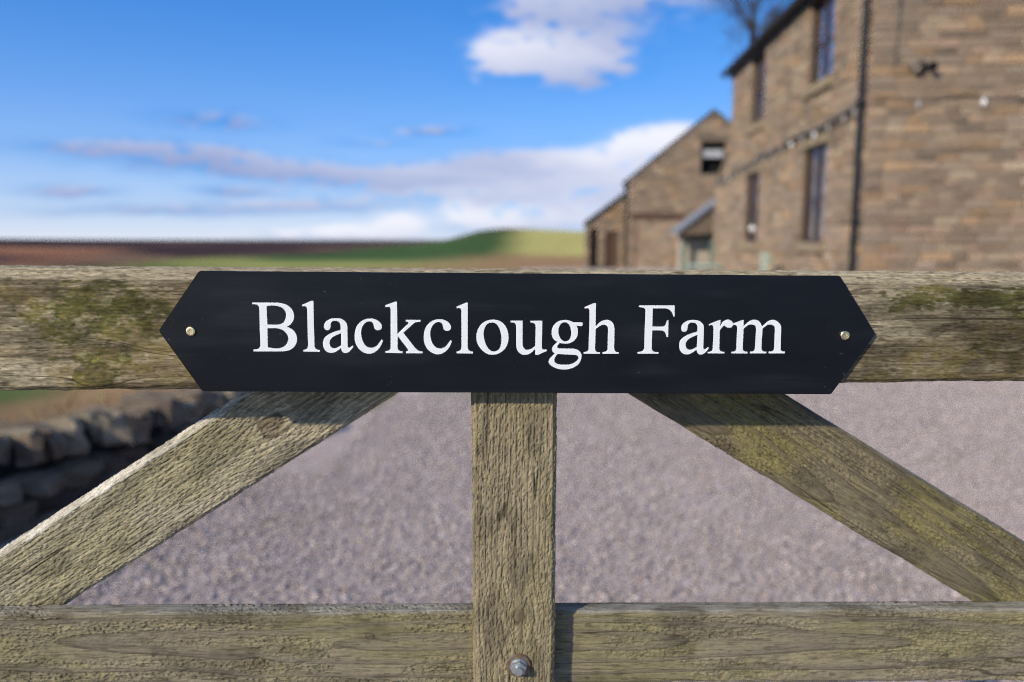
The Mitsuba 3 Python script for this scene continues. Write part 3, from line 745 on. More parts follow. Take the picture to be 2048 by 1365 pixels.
pm = trimesh.Trimesh(np.vstack(vs), np.vstack(fs), process=False)
scene['pebble_group'] = {'type': 'shapegroup', 'pebbles': mikit.ply(pm, 'gravel_stone_bsdf', False, color=np.vstack(cs_))}
k = 0
for yy in range(1, 8):
    for xx in range(-4, 6):
        cx_, cy_ = xx + 0.5, yy + 0.5
        if abs(cx_) > 0.72 * cy_ + 1.1 or (cx_ + 2.10) * 0.917 - (cy_ - 3.10) * 0.40 < 0.2:
            continue
        k += 1
        rot = 90 * int(pr.integers(4))
        scene[f'loose_gravel__{k:03d}'] = {'type': 'instance', 'group': {'type': 'ref', 'id': 'pebble_group'},
                                          'to_world': T().translate([cx_, cy_, 0.0]).rotate([0, 0, 1], rot).translate([-0.5, -0.5, 0])}
tag('loose_gravel', 'loose pinkish grey gravel stones covering the yard just behind the gate', 'gravel', kind='stuff')

# weeds and dead grass
def blades(n, place, hmin, hmax, cols, seed):
    r = np.random.default_rng(seed)
    V, Fc, Cc = [], [], []
    for k in range(n):
        x, y, z = place(r)
        h, a, w = r.uniform(hmin, hmax), r.uniform(0, 6.28), r.uniform(0.003, 0.006)
        b = np.array([x, y, z])
        side = np.array([math.cos(a), math.sin(a), 0]) * w
        lean = np.array([r.normal(0, .35), r.normal(0, .35), 1]) * h
        V += [b - side, b + side, b + lean * 0.55 + side * .6 + [0, 0, h * .1], b + lean]
        Fc += [[4 * k, 4 * k + 1, 4 * k + 2], [4 * k, 4 * k + 2, 4 * k + 3]]
        Cc += [np.array(cols[r.integers(len(cols))]) * r.uniform(.7, 1.2)] * 4
    return trimesh.Trimesh(np.array(V), np.array(Fc), process=False), np.array(Cc)


def by_wall(r):
    u, o = r.uniform(-2.5, 4.5), abs(r.normal(0, 1.3)) + 0.45
    p = WALL_A + WALL_D * u + WALL_N * o
    return p[0], p[1], float(height(np.array([p[0]]), np.array([p[1]]))[0]) - 0.01


m, c = blades(9000, by_wall, 0.06, 0.26, [(0.30, 0.20, 0.10), (0.24, 0.15, 0.08), (0.34, 0.26, 0.14), (0.12, 0.14, 0.05)], 3)
obj('rough_grass', m, 'grass_bsdf', None, False, color=c)
tag('rough_grass', 'dead brown grass and bracken beyond the dry stone wall', 'grass', kind='stuff')
wr = np.random.default_rng(12)
WEEDS = [(-1.30, 3.62), (-1.05, 3.35), (-1.52, 3.40), (-0.92, 3.95), (-1.42, 3.15), (-1.62, 3.05), (-0.72, 3.55)]


def in_yard(r):
    cx_, cy_ = WEEDS[r.integers(len(WEEDS))]
    return cx_ + r.normal(0, 0.09), cy_ + r.normal(0, 0.09), 0.0


m, c = blades(110, in_yard, 0.01, 0.035, [(0.12, 0.13, 0.05), (0.16, 0.14, 0.07), (0.09, 0.12, 0.04)], 9)
obj('yard_weeds', m, 'grass_bsdf', None, False, color=c)
tag('yard_weeds', 'small green weeds growing through the gravel near the dry stone wall', 'weeds', kind='stuff')


# ------------------------------------------------------------------ stone building blocks
SAND = [(0.306, 0.223, 0.158), (0.281, 0.21, 0.153), (0.328, 0.237, 0.163), (0.256, 0.196, 0.146), (0.344, 0.232, 0.142), (0.281, 0.222, 0.172), (0.306, 0.212, 0.157), (0.36, 0.282, 0.2), (0.22, 0.174, 0.133), (0.295, 0.226, 0.165)]


def block(x0, x1, z0, z1, proud, r, jit=0.004):
    """a rough-faced stone in wall coordinates: x along, z up, y = 0 at the mortar and negative outwards; 28 triangles"""
    g = 0.5 * min(0.016, 0.12 * (z1 - z0))
    x0, x1, z0, z1 = x0 + g, x1 - g, z0 + g, z1 - g
    b = min(0.018, (z1 - z0) * 0.2)
    loop = lambda k, y: np.array([(x0 + k, y, z0 + k), ((x0 + x1) / 2, y, z0 + k), (x1 - k, y, z0 + k), (x1 - k, y, z1 - k), ((x0 + x1) / 2, y, z1 - k), (x0 + k, y, z1 - k)])
    A, B = loop(0, 0.02), loop(0, -proud + b * .7)
    Cc = loop(b, -proud)
    B += r.uniform(-jit, jit, B.shape) * [.8, .3, .8]
    Cc += r.uniform(-jit, jit, Cc.shape)
    mid = np.array([[(x0 + x1) / 2 + r.uniform(-.1, .1) * (x1 - x0), -proud - r.uniform(-.004, .014), (z0 + z1) / 2]])
    v = np.vstack([A, B, Cc, mid])
    f = []
    for o in (0, 6):
        for k in range(6):
            k2 = (k + 1) % 6
            f += [[o + k, o + k2, o + 6 + k2], [o + k, o + 6 + k2, o + 6 + k]]
    f += [[12 + k, 12 + (k + 1) % 6, 18] for k in range(6)]
    return v, np.array(f)


def stone_face(x0, x1, zs, holes, top, r, hmin, hmax, lmin, lmax, hug=()):
    """stones of a coursed rubble wall; holes: (x0, x1, z0, z1) kept free; top(x) the wall's top; hug: heights where a course must end"""
    out, z = [], zs[0]
    stops = sorted(set([h for h in hug if zs[0] < h < zs[1]] + [zs[1]]))
    while z < zs[1] - 0.03:
        h = r.uniform(hmin, hmax)
        nxt = min(s for s in stops if s > z + 0.005)
        if nxt - z < h * 1.45:
            h = nxt - z
        z1 = z + h
        free = [(x0, x1)]
        for a, b, c, d in holes:
            if z1 > c + 0.01 and z < d - 0.01:
                free = [p for q in free for p in ((q[0], min(q[1], a)), (max(q[0], b), q[1])) if p[1] - p[0] > 0.02]
        for a, b in free:
            x = a
            while x < b - 0.01:
                ln = r.uniform(lmin, lmax) * (0.7 + h * 2.5)
                if b - x < ln * 1.5:
                    ln = b - x if b - x < ln * 1.2 else (b - x) / 2
                split = h > 0.15 and r.random() < 0.3
                for (za, zb) in (((z, z + h * .48), (z + h * .48, z1)) if split else ((z, z1),)):
                    tz = min(top(x + .02), top(x + ln - .02))
                    if zb <= tz + 0.02:
                        out.append((x, x + ln, za, min(zb, tz), r.uniform(0.006, 0.03)))
                    elif za < tz - 0.06:
                        out.append((x, x + ln, za, tz, r.uniform(0.006, 0.03)))
                x += ln
        z = z1
    return out


def stone_meshes(stones, o, ex, ey, r, cols):
    ms = []
    for a, b, c, d, pr_ in stones:
        if d - c < 0.02 or b - a < 0.02:
            continue
        v, f = block(a, b, c, d, pr_, r)
        col = np.array(cols[r.integers(len(cols))]) * r.uniform(.72, 1.22)
        vc = col * r.uniform(.92, 1.08, (len(v), 1))
        m = moved(trimesh.Trimesh(v, f, process=False), o, ex, ey)
        ms.append((m, vc))
    return ms


def merge(ms):
    return cat([m for m, _ in ms]), np.vstack([c for _, c in ms])


def add_stones(ms, parent, limit, score):
    order = sorted(range(len(ms)), key=lambda k: -score(ms[k][0].vertices.mean(0)))
    for k in order[:limit]:
        obj('stone', ms[k][0], 'stone_bsdf', parent, False, color=ms[k][1])
    rest = [ms[k] for k in order[limit:]]
    if rest:
        m, c = merge(rest)
        key = obj('stonework', m, 'stone_bsdf', parent, False, color=c)
        labels[key] = {'label': 'rough coursed sandstone facing', 'kind': 'stuff'}


# ------------------------------------------------------------------ farmhouse
HA = math.radians(3.5)
HF, HG = np.array([math.sin(HA), math.cos(HA), 0]), np.array([math.cos(HA), -math.sin(HA), 0])   # along the front, along the gable
HO = np.array([5.21, 11.7, 0.0])
LEN, DEP, EAVE, RIDGE, SILL0 = 9.45, 7.6, 5.66, 8.6, -0.3
hr = np.random.default_rng(41)
WIN = [(1.72, 2.98, 3.94, 5.46), (6.10, 7.32, 3.86, 5.46), (1.76, 3.06, 1.18, 2.88), (6.25, 7.52, 1.17, 2.78)]


def front(mesh):     # local x along the front, y into the house
    return moved(mesh, HO, HF, HG)


def gable(mesh):     # local x along the gable (away from the corner), y into the house
    return moved(mesh, HO, HG, HF)


house = 'farmhouse'
TH = 0.45
poly = sbox(0, SILL0, LEN, EAVE)
for a, b, c, d in WIN:
    poly = poly.difference(sbox(a, c, b, d))
fw = trimesh.creation.extrude_polygon(poly, TH)
fw.vertices = fw.vertices[:, [0, 2, 1]]
fw.faces = fw.faces[:, ::-1]
gw = trimesh.creation.extrude_polygon(Polygon([(0, SILL0), (DEP, SILL0), (DEP, EAVE), (DEP / 2, RIDGE), (0.0, EAVE)]), TH)
gw.vertices = gw.vertices[:, [0, 2, 1]]
gw.faces = gw.faces[:, ::-1]
fwm = front(fw)
g1 = gable(gw)
g2 = g1.copy()
g2.apply_translation(HF * (LEN - TH))
back_ = front(box(TH + .002, LEN - TH - .002, DEP - TH, DEP, SILL0, EAVE - .002))
fw_in = front(fw)
# the front wall stands between the two gable walls
cut = poly.intersection(sbox(TH + .001, SILL0, LEN - TH - .001, EAVE))
fw = trimesh.creation.extrude_polygon(cut, TH)
fw.vertices = fw.vertices[:, [0, 2, 1]]
fw.faces = fw.faces[:, ::-1]
obj('wall', cat([front(fw), g1, g2, back_]), 'mortar_bsdf', house)
tag(house, 'two storey brown sandstone farmhouse with long windows, at the right of the yard', 'house')
wall = house + '__wall'
holes = []
for k, (a, b, c, d) in enumerate(WIN):
    holes += [(a - .12, b + .12, c - 0.17, c), (a, b, c, d), (a - .15, b + .15, d, d + 0.24 if d < 4 else EAVE)]
hug = sorted({c for w in WIN for c in (w[2], w[2] - .17, w[3], w[3] + .24)})
hug = [h for i, h in enumerate(hug) if i == 0 or h - hug[i - 1] > .05]
st_front = stone_face(0.0, LEN, (SILL0, EAVE - .02), holes, lambda x: EAVE, hr, .11, .20, .22, .50, hug)
# larger quoins up the corner belong to the gable's own face
roof_line = lambda x: EAVE + (RIDGE - EAVE) * (1 - abs(x - DEP / 2) / (DEP / 2))
st_gable = stone_face(0.0, DEP, (SILL0, RIDGE), [], roof_line, hr, .08, .15, .20, .46)
ms = stone_meshes(st_front, HO, HF, HG, hr, SAND) + stone_meshes(st_gable, HO, HG, HF, hr, SAND)


def seen(p):
    """how large a stone shows from the gate: near ones above the gate's top and in front of the house first"""
    d = np.linalg.norm(p - [0, 0.6, 1.2])
    el = (p[2] - 1.2) / d
    rel = p - HO
    on_gable = abs(rel @ HF) < 0.1
    if not (-0.06 < el < 0.34) or p[0] / p[1] > 0.68:
        return 0
    return (1.0 if on_gable else 0.35) / d ** 2


add_stones(ms, wall, 300, seen)
# openings: sill, lintel, frame, panes, and a dark room behind
for k, (a, b, c, d) in enumerate(WIN):
    win = numbered(house + '__window')
    fz = 0.06
    fr_ = [box(a, a + .06, fz, fz + .07, c, d), box(b - .06, b, fz, fz + .07, c, d), box(a + .06, b - .06, fz, fz + .07, c, c + .06), box(a + .06, b - .06, fz, fz + .07, d - .06, d)]
    mx = (a + b) / 2
    fr_.append(box(mx - .05, mx + .05, fz - .004, fz + .066, c + .06, d - .06))
    mz = c + (d - c) * .45
    fr_ += [box(a + .06, mx - .05, fz + .004, fz + .062, mz - .025, mz + .025), box(mx + .05, b - .06, fz + .004, fz + .062, mz - .025, mz + .025)]
    scene[win] = mikit.ply(front(cat(fr_)), 'frame_bsdf')
    for xa, xb in ((a + .06, mx - .05), (mx + .05, b - .06)):
        for za, zb in ((c + .06, mz - .025), (mz + .025, d - .06)):
            v = np.array([[xa, fz + .03, za], [xb, fz + .03, za], [xb, fz + .03, zb], [xa, fz + .03, zb]])
            obj('pane', front(trimesh.Trimesh(v, [[0, 1, 2], [0, 2, 3]], process=False)), 'pane_bsdf' if c > 3 else 'old_pane_bsdf', win)
    obj('sill', front(bevel_box(a - .12, b + .12, -.085, .058, c - .17, c - .002, .012)), 'dressed_stone_bsdf', win)
    obj('lintel', front(bevel_box(a - .15, b + .15, -.026, .12, d + .001, d + .24 if d < 4 else EAVE - .004, .01)), 'dressed_stone_bsdf', win)
    room = box(a - .1, b + .1, TH + .004, 1.6, c - .1, d + .1)
    room.faces = room.faces[:, ::-1]
    rm = trimesh.Trimesh(room.vertices, [f for f, nn in zip(room.faces, room.face_normals) if not (nn[1] > .5)], process=False)
    obj('dark_room', front(rm), 'dark_bsdf', win)

# roof
slope = math.atan2(RIDGE - EAVE, DEP / 2)
ov = 0.16
roof_poly = Polygon([(-ov, EAVE - ov * math.tan(slope) + .02), (DEP / 2, RIDGE + .02), (DEP + ov, EAVE - ov * math.tan(slope) + .02), (DEP + ov, EAVE - ov * math.tan(slope) + .12), (DEP / 2, RIDGE + .13), (-ov, EAVE - ov * math.tan(slope) + .12)])
rf = trimesh.creation.extrude_polygon(roof_poly, LEN + 0.16)
rf.vertices = rf.vertices[:, [0, 2, 1]]
rf.faces = rf.faces[:, ::-1]
rf.apply_translation((0, -0.08, 0))
obj('roof', gable(rf), 'slate_bsdf', house)
# gutter: half round, on brackets under the eave
ga = np.linspace(math.pi, 2 * math.pi, 13)
prof = [(0.09 * math.cos(a), 0.09 * math.sin(a)) for a in ga] + [(0.08 * math.cos(a), 0.08 * math.sin(a)) for a in ga[::-1]]
gt = trimesh.creation.extrude_polygon(Polygon(prof), LEN + 0.42)
gt.vertices = gt.vertices[:, [2, 0, 1]]
gt.apply_translation((-0.10, -0.18, EAVE - 0.075))
fascia = box(0, LEN + .08, -0.085, -0.032, EAVE - .25, EAVE + .0)
obj('gutter', front(cat([gt, fascia, tube([(0.08, -.165, EAVE - .06), (0.08, -.165, EAVE - .25), (0.08, -.10, EAVE - .42)], .038, 10)])), 'black_iron_bsdf', house)
# rain pipe down the corner
pp = 'farmhouse__rain_pipe'
scene[pp] = mikit.ply(front(tube([(0.10, -.10, EAVE - .40), (0.10, -.10, 3.0), (0.10, -.10, 1.0), (0.10, -.10, 0.02)], .042, 14)), 'black_iron_bsdf', 40)
for z in (4.9, 3.15, 1.45):
    obj('bracket', front(cat([tube([(0.10, -.10, z), (0.10, -.10, z + .07)], .052, 14), box(.02, .18, -.06, -.02, z + .01, z + .06)])), 'black_iron_bsdf', pp)
labels[pp] = {'label': 'black rain pipe running down the corner'}

# twin spotlight on the gable
sl = 'security_light'
obj('bracket', gable(cat([box(.50, .80, -.075, -.045, 3.66, 3.70), box(.60, .72, -.06, -.015, 3.63, 3.77)])), 'black_iron_bsdf', sl)
for x, mt in ((.54, 'limewash_bsdf'), (.78, 'black_iron_bsdf')):
    cup = lathe([(0, 0), (.035, 0), (.05, .03), (.075, .13), (.079, .14), (.07, .14), (.045, .05), (0, .04)], 24)
    cup.apply_scale(.8)
    cup.apply_transform(trimesh.transformations.rotation_matrix(math.radians(118), [1, 0, 0]))
    cup.apply_translation((x, -.09, 3.72))
    obj('lamp_head', gable(cup), mt, sl, 35)
tag(sl, 'twin headed dark spotlight fixed high on the farmhouse gable', 'light')
# old cable clipped down the gable
cb = obj('wall_cable', gable(tube([(.345, -.035, 6.5), (.34, -.036, 5.2), (.33, -.034, 4.4), (.31, -.036, 3.75)], .014, 6)), 'string_bsdf')
tag(cb, 'thin grey cable running down the farmhouse gable beside the rain pipe', 'cable')

# festoon lights
sr = np.random.default_rng(2)
cable = []
fest = 'string_lights'
hooks = [(10.85, -.10, 2.86), (8.4, -.08, 2.97), (5.9, -.08, 3.05), (3.4, -.08, 3.14), (0.55, -.09, 3.20), (0.0, -.16, 3.26)]
for (a, b) in zip(hooks[:-1], hooks[1:]):
    for u in np.linspace(0, 1, 13)[:-1]:
        cable.append(np.array(a) * (1 - u) + np.array(b) * u - np.array([0, 0, .05 * 4 * u * (1 - u)]))
cable.append(np.array(hooks[-1]))
fp = [HO + HF * p[0] + HG * p[1] + Z3 * p[2] for p in cable]
gp = [HO + HG * x + HF * y + Z3 * z for x, y, z in [(-.02, -.15, 3.27)] + [(x, -.05, 3.30 - .06 * math.sin(math.pi * (x % 1.3) / 1.3)) for x in np.linspace(.15, 5.2, 40)]]
obj('cable', tube(fp, 0.034, 6), 'string_bsdf', fest)
obj('cable', tube(gp, 0.011, 6), 'string_bsdf', fest)
bulb = lathe([(0, -.115), (.018, -.11), (.033, -.09), (.037, -.07), (.031, -.045), (.017, -.025), (.017, 0), (0, 0)], 16)


count = [0]
glint_bulbs = (3, 12, 14, 19, 21)  # sun glint on these bulbs painted as a white body colour


def bulbs(path, every, jit):
    acc = 0.25
    for a, b in zip(path[:-1], path[1:]):
        ln = np.linalg.norm(np.array(b) - a)
        acc += ln
        if acc > every:
            acc = 0
            m = bulb.copy()
            m.apply_translation(np.array(b) - [0, 0, .015])
            count[0] += 1
            obj('bulb', m, 'bulb_bsdf' if count[0] in glint_bulbs else 'clear_bulb_bsdf', fest, True)


bulbs(fp, 0.55, 0)
bulbs(gp, 0.85, 0)
tag(fest, 'string of small round bulbs looped along the farmhouse wall between its two storeys', 'lights')
wl = 'wall_lantern'
obj('globe', front(moved(trimesh.creation.icosphere(2, .07), (6.15, -.14, 1.48), (1, 0, 0), (0, 1, 0))), 'bulb_bsdf', wl, True)
obj('arm', front(tube([(6.15, -.02, 1.62), (6.15, -.12, 1.62), (6.15, -.14, 1.54)], .014, 8)), 'black_iron_bsdf', wl)
tag(wl, 'small white globe lantern on the farmhouse wall beside the far ground floor window', 'lantern')

# ------------------------------------------------------------------ outhouse against the far end of the farmhouse
oh = 'outhouse'
OX0, OX1 = LEN + 0.02, LEN + 1.95
o_top = lambda x: 3.52 - (x - OX0) * 0.40
op = Polygon([(OX0, SILL0), (OX1, SILL0), (OX1, o_top(OX1)), (OX0, o_top(OX0))])
ow = trimesh.creation.extrude_polygon(op, 3.6)
ow.vertices = ow.vertices[:, [0, 2, 1]]
ow.faces = ow.faces[:, ::-1]
ow.apply_translation((0, 0.012, 0))
obj('wall', front(ow), 'mortar_bsdf', oh)
orr = np.random.default_rng(77)
m, c = merge(stone_meshes(stone_face(OX0, OX1, (SILL0, 3.6), [], o_top, orr, .12, .2, .25, .5), HO + HG * .012, HF, HG, orr, SAND))
labels[obj('stonework', m, 'stone_bsdf', oh + '__wall', False, color=c)] = {'label': 'rough coursed sandstone facing', 'kind': 'stuff'}
rp = Polygon([(OX0, o_top(OX0) + .005), (OX1 + .12, o_top(OX1 + .12) + .005), (OX1 + .12, o_top(OX1 + .12) + .09), (OX0, o_top(OX0) + .09)])
ro = trimesh.creation.extrude_polygon(rp, 3.75)
ro.vertices = ro.vertices[:, [0, 2, 1]]
ro.faces = ro.faces[:, ::-1]
ro.apply_translation((0, -0.03, 0))
obj('roof', front(ro), 'dressed_stone_bsdf', oh)
tag(oh, 'low stone outhouse with a sloping roof built against the far end of the farmhouse', 'outhouse')

# log shelter with a lead-grey sloping roof, between outhouse and barn
sh = 'log_shelter'
SY0, SY1, SX0, SX1 = 23.6, 26.0, 5.02, 6.4
sl_z = lambda x: 1.47 + (x - SX0) * 0.76
BSH = math.tan(math.radians(9.5))


def skew(m, y0):
    m.vertices[:, 0] += (m.vertices[:, 1] - y0) * BSH
    return m


def slab(pts, y0, y1):
    m = trimesh.creation.extrude_polygon(Polygon(pts), y1 - y0)
    m.vertices = m.vertices[:, [0, 2, 1]]
    m.faces = m.faces[:, ::-1]
    m.apply_translation((0, y0, 0))
    return m
obj('roof', slab([(SX0 - .1, sl_z(SX0 - .1)), (SX1, sl_z(SX1)), (SX1, sl_z(SX1) + .10), (SX0 - .1, sl_z(SX0 - .1) + .10)], SY0 - .12, SY0 + .9), 'lead_bsdf', sh)
obj('gable_infill', slab([(SX0 + .10, 1.36), (SX1, 1.45), (SX1, sl_z(SX1) - .012), (SX0 + .10, sl_z(SX0 + .10) - .012)], SY0, SY0 + .08), 'mortar_bsdf', sh)
obj('beam', slab([(SX0 + .04, 1.22), (SX1, 1.30), (SX1, 1.44), (SX0 + .04, 1.35)], SY0 - .05, SY0 + .1), 'black_iron_bsdf', sh)
for x in (SX0 + .10, SX0 + .95):
    obj('post', box(x, x + .10, SY0 + .0, SY0 + .10, -.05, 1.24 + (x - SX0) * .058), 'teal_bsdf', sh)
obj('back_wall', box(SX0 + .12, SX1, SY0 + .45, SY0 + .75, -.05, 1.5), 'limewash_bsdf', sh)
tag(sh, 'small open shelter with a steep grey roof and green posts, beside the outhouse', 'shelter')

# ------------------------------------------------------------------ stone barn
br = np.random.default_rng(91)
bn = 'stone_barn'
BY = 34.0
AX, AZ, EX, EZ = 8.56, 6.62, 5.0, 3.75
BR = 2 * AX - EX
b_top = lambda x: EZ + (AZ - EZ) * (1 - abs(x - AX) / (AX - EX))
LW = (8.06, 9.12, 4.0, 5.36)
DW = (5.32, 7.25, -0.3, 2.10)
bp = Polygon([(EX, -.4), (BR, -.4), (BR, EZ), (AX, AZ), (EX, EZ)]).difference(sbox(LW[0], LW[2], LW[1], LW[3])).difference(sbox(DW[0], DW[2], DW[1], DW[3]))
obj('wall', cat([(lambda m: (m.apply_translation((0, BY, 0)), m)[1])(moved(trimesh.creation.extrude_polygon(bp, .5), (0, 0, 0), (1, 0, 0), (0, 0, 1), (0, 1, 0))),
                 skew(box(EX, EX + .5, BY + .502, BY + 12, -.4, EZ - .02), BY), skew(box(BR - .5, BR, BY + .502, BY + 12, -.4, EZ - .02), BY)]), 'mortar_bsdf', bn)
st = stone_face(EX, BR, (-.3, AZ), [LW, DW, (DW[0] - .2, DW[1] + .2, 2.10, 2.36), (LW[0] - .15, LW[1] + .15, LW[3], LW[3] + .18)], b_top, br, .12, .22, .25, .6, [2.10, 2.36, LW[2], LW[3]])
m, c = merge(stone_meshes(st, np.array([0, BY, 0]), np.array([1., 0, 0]), np.array([0, 1., 0]), br, SAND))
labels[obj('stonework', m, 'stone_bsdf', bn + '__wall', False, color=c)] = {'label': 'rough coursed sandstone facing', 'kind': 'stuff'}
obj('roof', skew(slab([(EX - .25, b_top(EX - .25) + .01), (AX, AZ + .01), (BR + .25, b_top(BR + .25) + .01), (BR + .25, b_top(BR + .25) + .13), (AX, AZ + .14), (EX - .25, b_top(EX - .25) + .13)], BY - .02, BY + 12.2), BY), 'slate_bsdf', bn)
obj('gutter', skew(tube([(EX - .2, BY - .05, EZ - .12), (EX - .2, BY + 12, EZ - .12)], .07, 8), BY), 'black_iron_bsdf', bn)
obj('rain_pipe', tube([(EX - .2, BY - .02, EZ - .15), (EX - .12, BY - .05, EZ - .5), (EX - .10, BY - .05, 2.6), (EX - .1, BY - .05, 0)], .055, 8), 'black_iron_bsdf', bn)
hw = numbered(bn + '__loft_opening')
scene[hw] = mikit.ply(cat([box(LW[0], LW[0] + .07, BY + .2, BY + .28, LW[2], LW[3]), box(LW[1] - .07, LW[1], BY + .2, BY + .28, LW[2], LW[3]), box(LW[0] + .07, LW[1] - .07, BY + .2, BY + .28, LW[3] - .07, LW[3])]), 'black_iron_bsdf')
obj('blind', box(LW[0] + .075, LW[1] - .075, BY + .16, BY + .19, 4.72, 5.05), 'blind_bsdf', hw)
obj('dark_room', box(LW[0] - .05, LW[1] + .05, BY + .505, BY + .6, LW[2] - .05, LW[3] + .05), 'dark_bsdf', hw)
labels[hw] = {'label': 'dark square loft opening with a pale board across it'}
obj('lintel', bevel_box(DW[0] - .2, DW[1] + .2, BY - .03, BY + .3, 2.105, 2.355, .015), 'old_door_bsdf', bn)
inf = stone_face(DW[0], DW[1], (-.3, 2.1), [], lambda x: 2.1, br, .1, .18, .22, .5)
m, c = merge(stone_meshes(inf, np.array([0, BY + .09, 0]), np.array([1., 0, 0]), np.array([0, 1., 0]), br, [tuple(1.25 * np.array(q)) for q in SAND]))
bk = obj('blocked_doorway', cat([box(DW[0], DW[1], BY + .09, BY + .49, -.3, 2.1)]), 'mortar_bsdf', bn)
labels[obj('stonework', m, 'stone_bsdf', bk, False, color=c)] = {'label': 'paler stone blocking the old cart doorway', 'kind': 'stuff'}
tag(bn, 'stone barn with a pointed gable and dark loft opening, beyond the farmhouse', 'barn')

# lower lean-to on the barn's left side
lt = 'barn_annexe'
LX0, LX1, LY = 3.22, 5.28, 34.6
l_top = lambda x: 1.90 + (x - LX0) * 0.74
pts = [(LX0, -.5), (LX1, -.5), (LX1, l_top(LX1)), (LX0, l_top(LX0))]
lp = Polygon(pts).difference(sbox(3.42, -.51, 3.78, 1.72)).difference(sbox(4.10, -.51, 4.68, 1.62))
obj('wall', (lambda m: (m.apply_translation((0, LY, 0)), m)[1])(moved(trimesh.creation.extrude_polygon(lp, .4), (0, 0, 0), (1, 0, 0), (0, 0, 1), (0, 1, 0))), 'mortar_bsdf', lt)
st = stone_face(LX0, LX1, (-.3, 3.2), [(3.42, 3.78, -.5, 1.72), (4.10, 4.68, -.5, 1.62)], l_top, br, .12, .2, .2, .5, [1.62, 1.72])
m, c = merge(stone_meshes(st, np.array([0, LY, 0]), np.array([1., 0, 0]), np.array([0, 1., 0]), br, SAND))
labels[obj('stonework', m, 'stone_bsdf', lt + '__wall', False, color=c)] = {'label': 'rough coursed sandstone facing', 'kind': 'stuff'}
obj('roof', skew(slab([(LX0 - .07, l_top(LX0 - .07) + .01), (LX1, l_top(LX1) + .01), (LX1, l_top(LX1) + .15), (LX0 - .07, l_top(LX0 - .07) + .15)], LY - .15, LY + 9), LY), 'slate_bsdf', lt)
obj('side_wall', skew(box(LX0, LX0 + .4, LY + .402, LY + 9, -.5, l_top(LX0) - .01), LY), 'mortar_bsdf', lt)
for x0, x1, z1, mt in ((3.42, 3.78, 1.72, 'dark_bsdf'), (4.10, 4.68, 1.62, 'old_door_bsdf')):
    dk = obj('door', box(x0 + .005, x1 - .005, LY + .16, LY + .22, -.3, z1 - .005), mt, lt)
    for k in range(3):
        w3 = (x1 - x0) / 3
        obj('board', box(x0 + k * w3 + .012, x0 + (k + 1) * w3 - .008, LY + .135, LY + .158, -.3, z1 - .03), mt, dk)
tag(lt, 'low lean-to with a dark sloping roof on the left side of the barn', 'annexe')

# ------------------------------------------------------------------ garden table and chair
gt_ = 'garden_table'
TO, TX, TY = HO + HF * 7.5 - HG * 0.95, HF, HG
tb = lambda m: moved(m, TO, TX, TY)
for k in range(5):
    obj('slat', tb(bevel_box(-.75, .75, -.34 + k * .14, -.215 + k * .14, .59, .62, .004)), 'mint_bsdf', gt_)
for x in (-.62, .56):
    obj('rail', tb(box(x, x + .06, -.34, .34, .55, .588)), 'mint_bsdf', gt_)
for x in (-.62, .56):
    for y in (-.30, .24):
        obj('leg', tb(box(x, x + .06, y, y + .06, 0.0, .548)), 'mint_bsdf', gt_)
tag(gt_, 'pale green slatted garden table standing against the farmhouse front', 'table')
ch = 'garden_chair'
CO = HO + HF * 3.95 - HG * 0.62
cx, cy = -HF, HG
cm = lambda m: moved(m, CO, HF, HG)
for k in range(4):
    obj('seat_slat', cm(bevel_box(-.21, .21, -.24 + k * .12, -.14 + k * .12, .43, .455, .004)), 'mint_bsdf', ch)
for x in (-.23, .19):
    obj('leg', cm(box(x, x + .04, -.24, -.20, 0, .43)), 'mint_bsdf', ch)
    obj('leg', cm(cat([box(x, x + .04, .20, .24, 0, .98)])), 'mint_bsdf', ch)
for k in range(4):
    obj('back_slat', cm(bevel_box(-.185, .185, .205, .225, .52 + k * .12, .61 + k * .12, .004)), 'mint_bsdf', ch)
tag(ch, 'pale green slatted garden chair with its back to the farmhouse wall', 'chair')

# ------------------------------------------------------------------ bare tree behind the farmhouse
tr = np.random.default_rng(19)
limbs, twigs = [], []


def grow(p, d, ln, r, depth):
    n_ = 5
    pts, dirs = [p], d
    for k in range(n_):
        dirs = dirs + tr.normal(0, .10 if depth < 2 else .16, 3) + np.array([0, 0, .05])
        dirs = dirs / np.linalg.norm(dirs)
        pts.append(pts[-1] + dirs * ln / n_)
    rr = np.linspace(r, r * .55, n_ + 1)
    (limbs if depth < 3 else twigs).append(tube(pts, rr, 8 if depth < 2 else (5 if depth < 3 else 3)))
    if depth >= 5:
        return
    kids = {0: 7, 1: 5, 2: 4, 3: 4, 4: 3, 5: 0}[depth]
    for k in range(kids):
        u = tr.uniform(.25 if depth else .35, 1.0)
        q = pts[0] * 0 + np.array([np.interp(u * n_, range(n_ + 1), [pt[i] for pt in pts]) for i in range(3)])
        ax_ = tr.normal(0, 1, 3)
        ax_ -= ax_ @ dirs * dirs
        ax_ /= np.linalg.norm(ax_)
        sp = tr.uniform(.45, 1.0)
        nd = dirs * math.cos(sp) + ax_ * math.sin(sp)
        grow(q, nd / np.linalg.norm(nd), ln * tr.uniform(.5, .75), max(r * .5 * (1.1 - .4 * u), .0042), depth + 1)


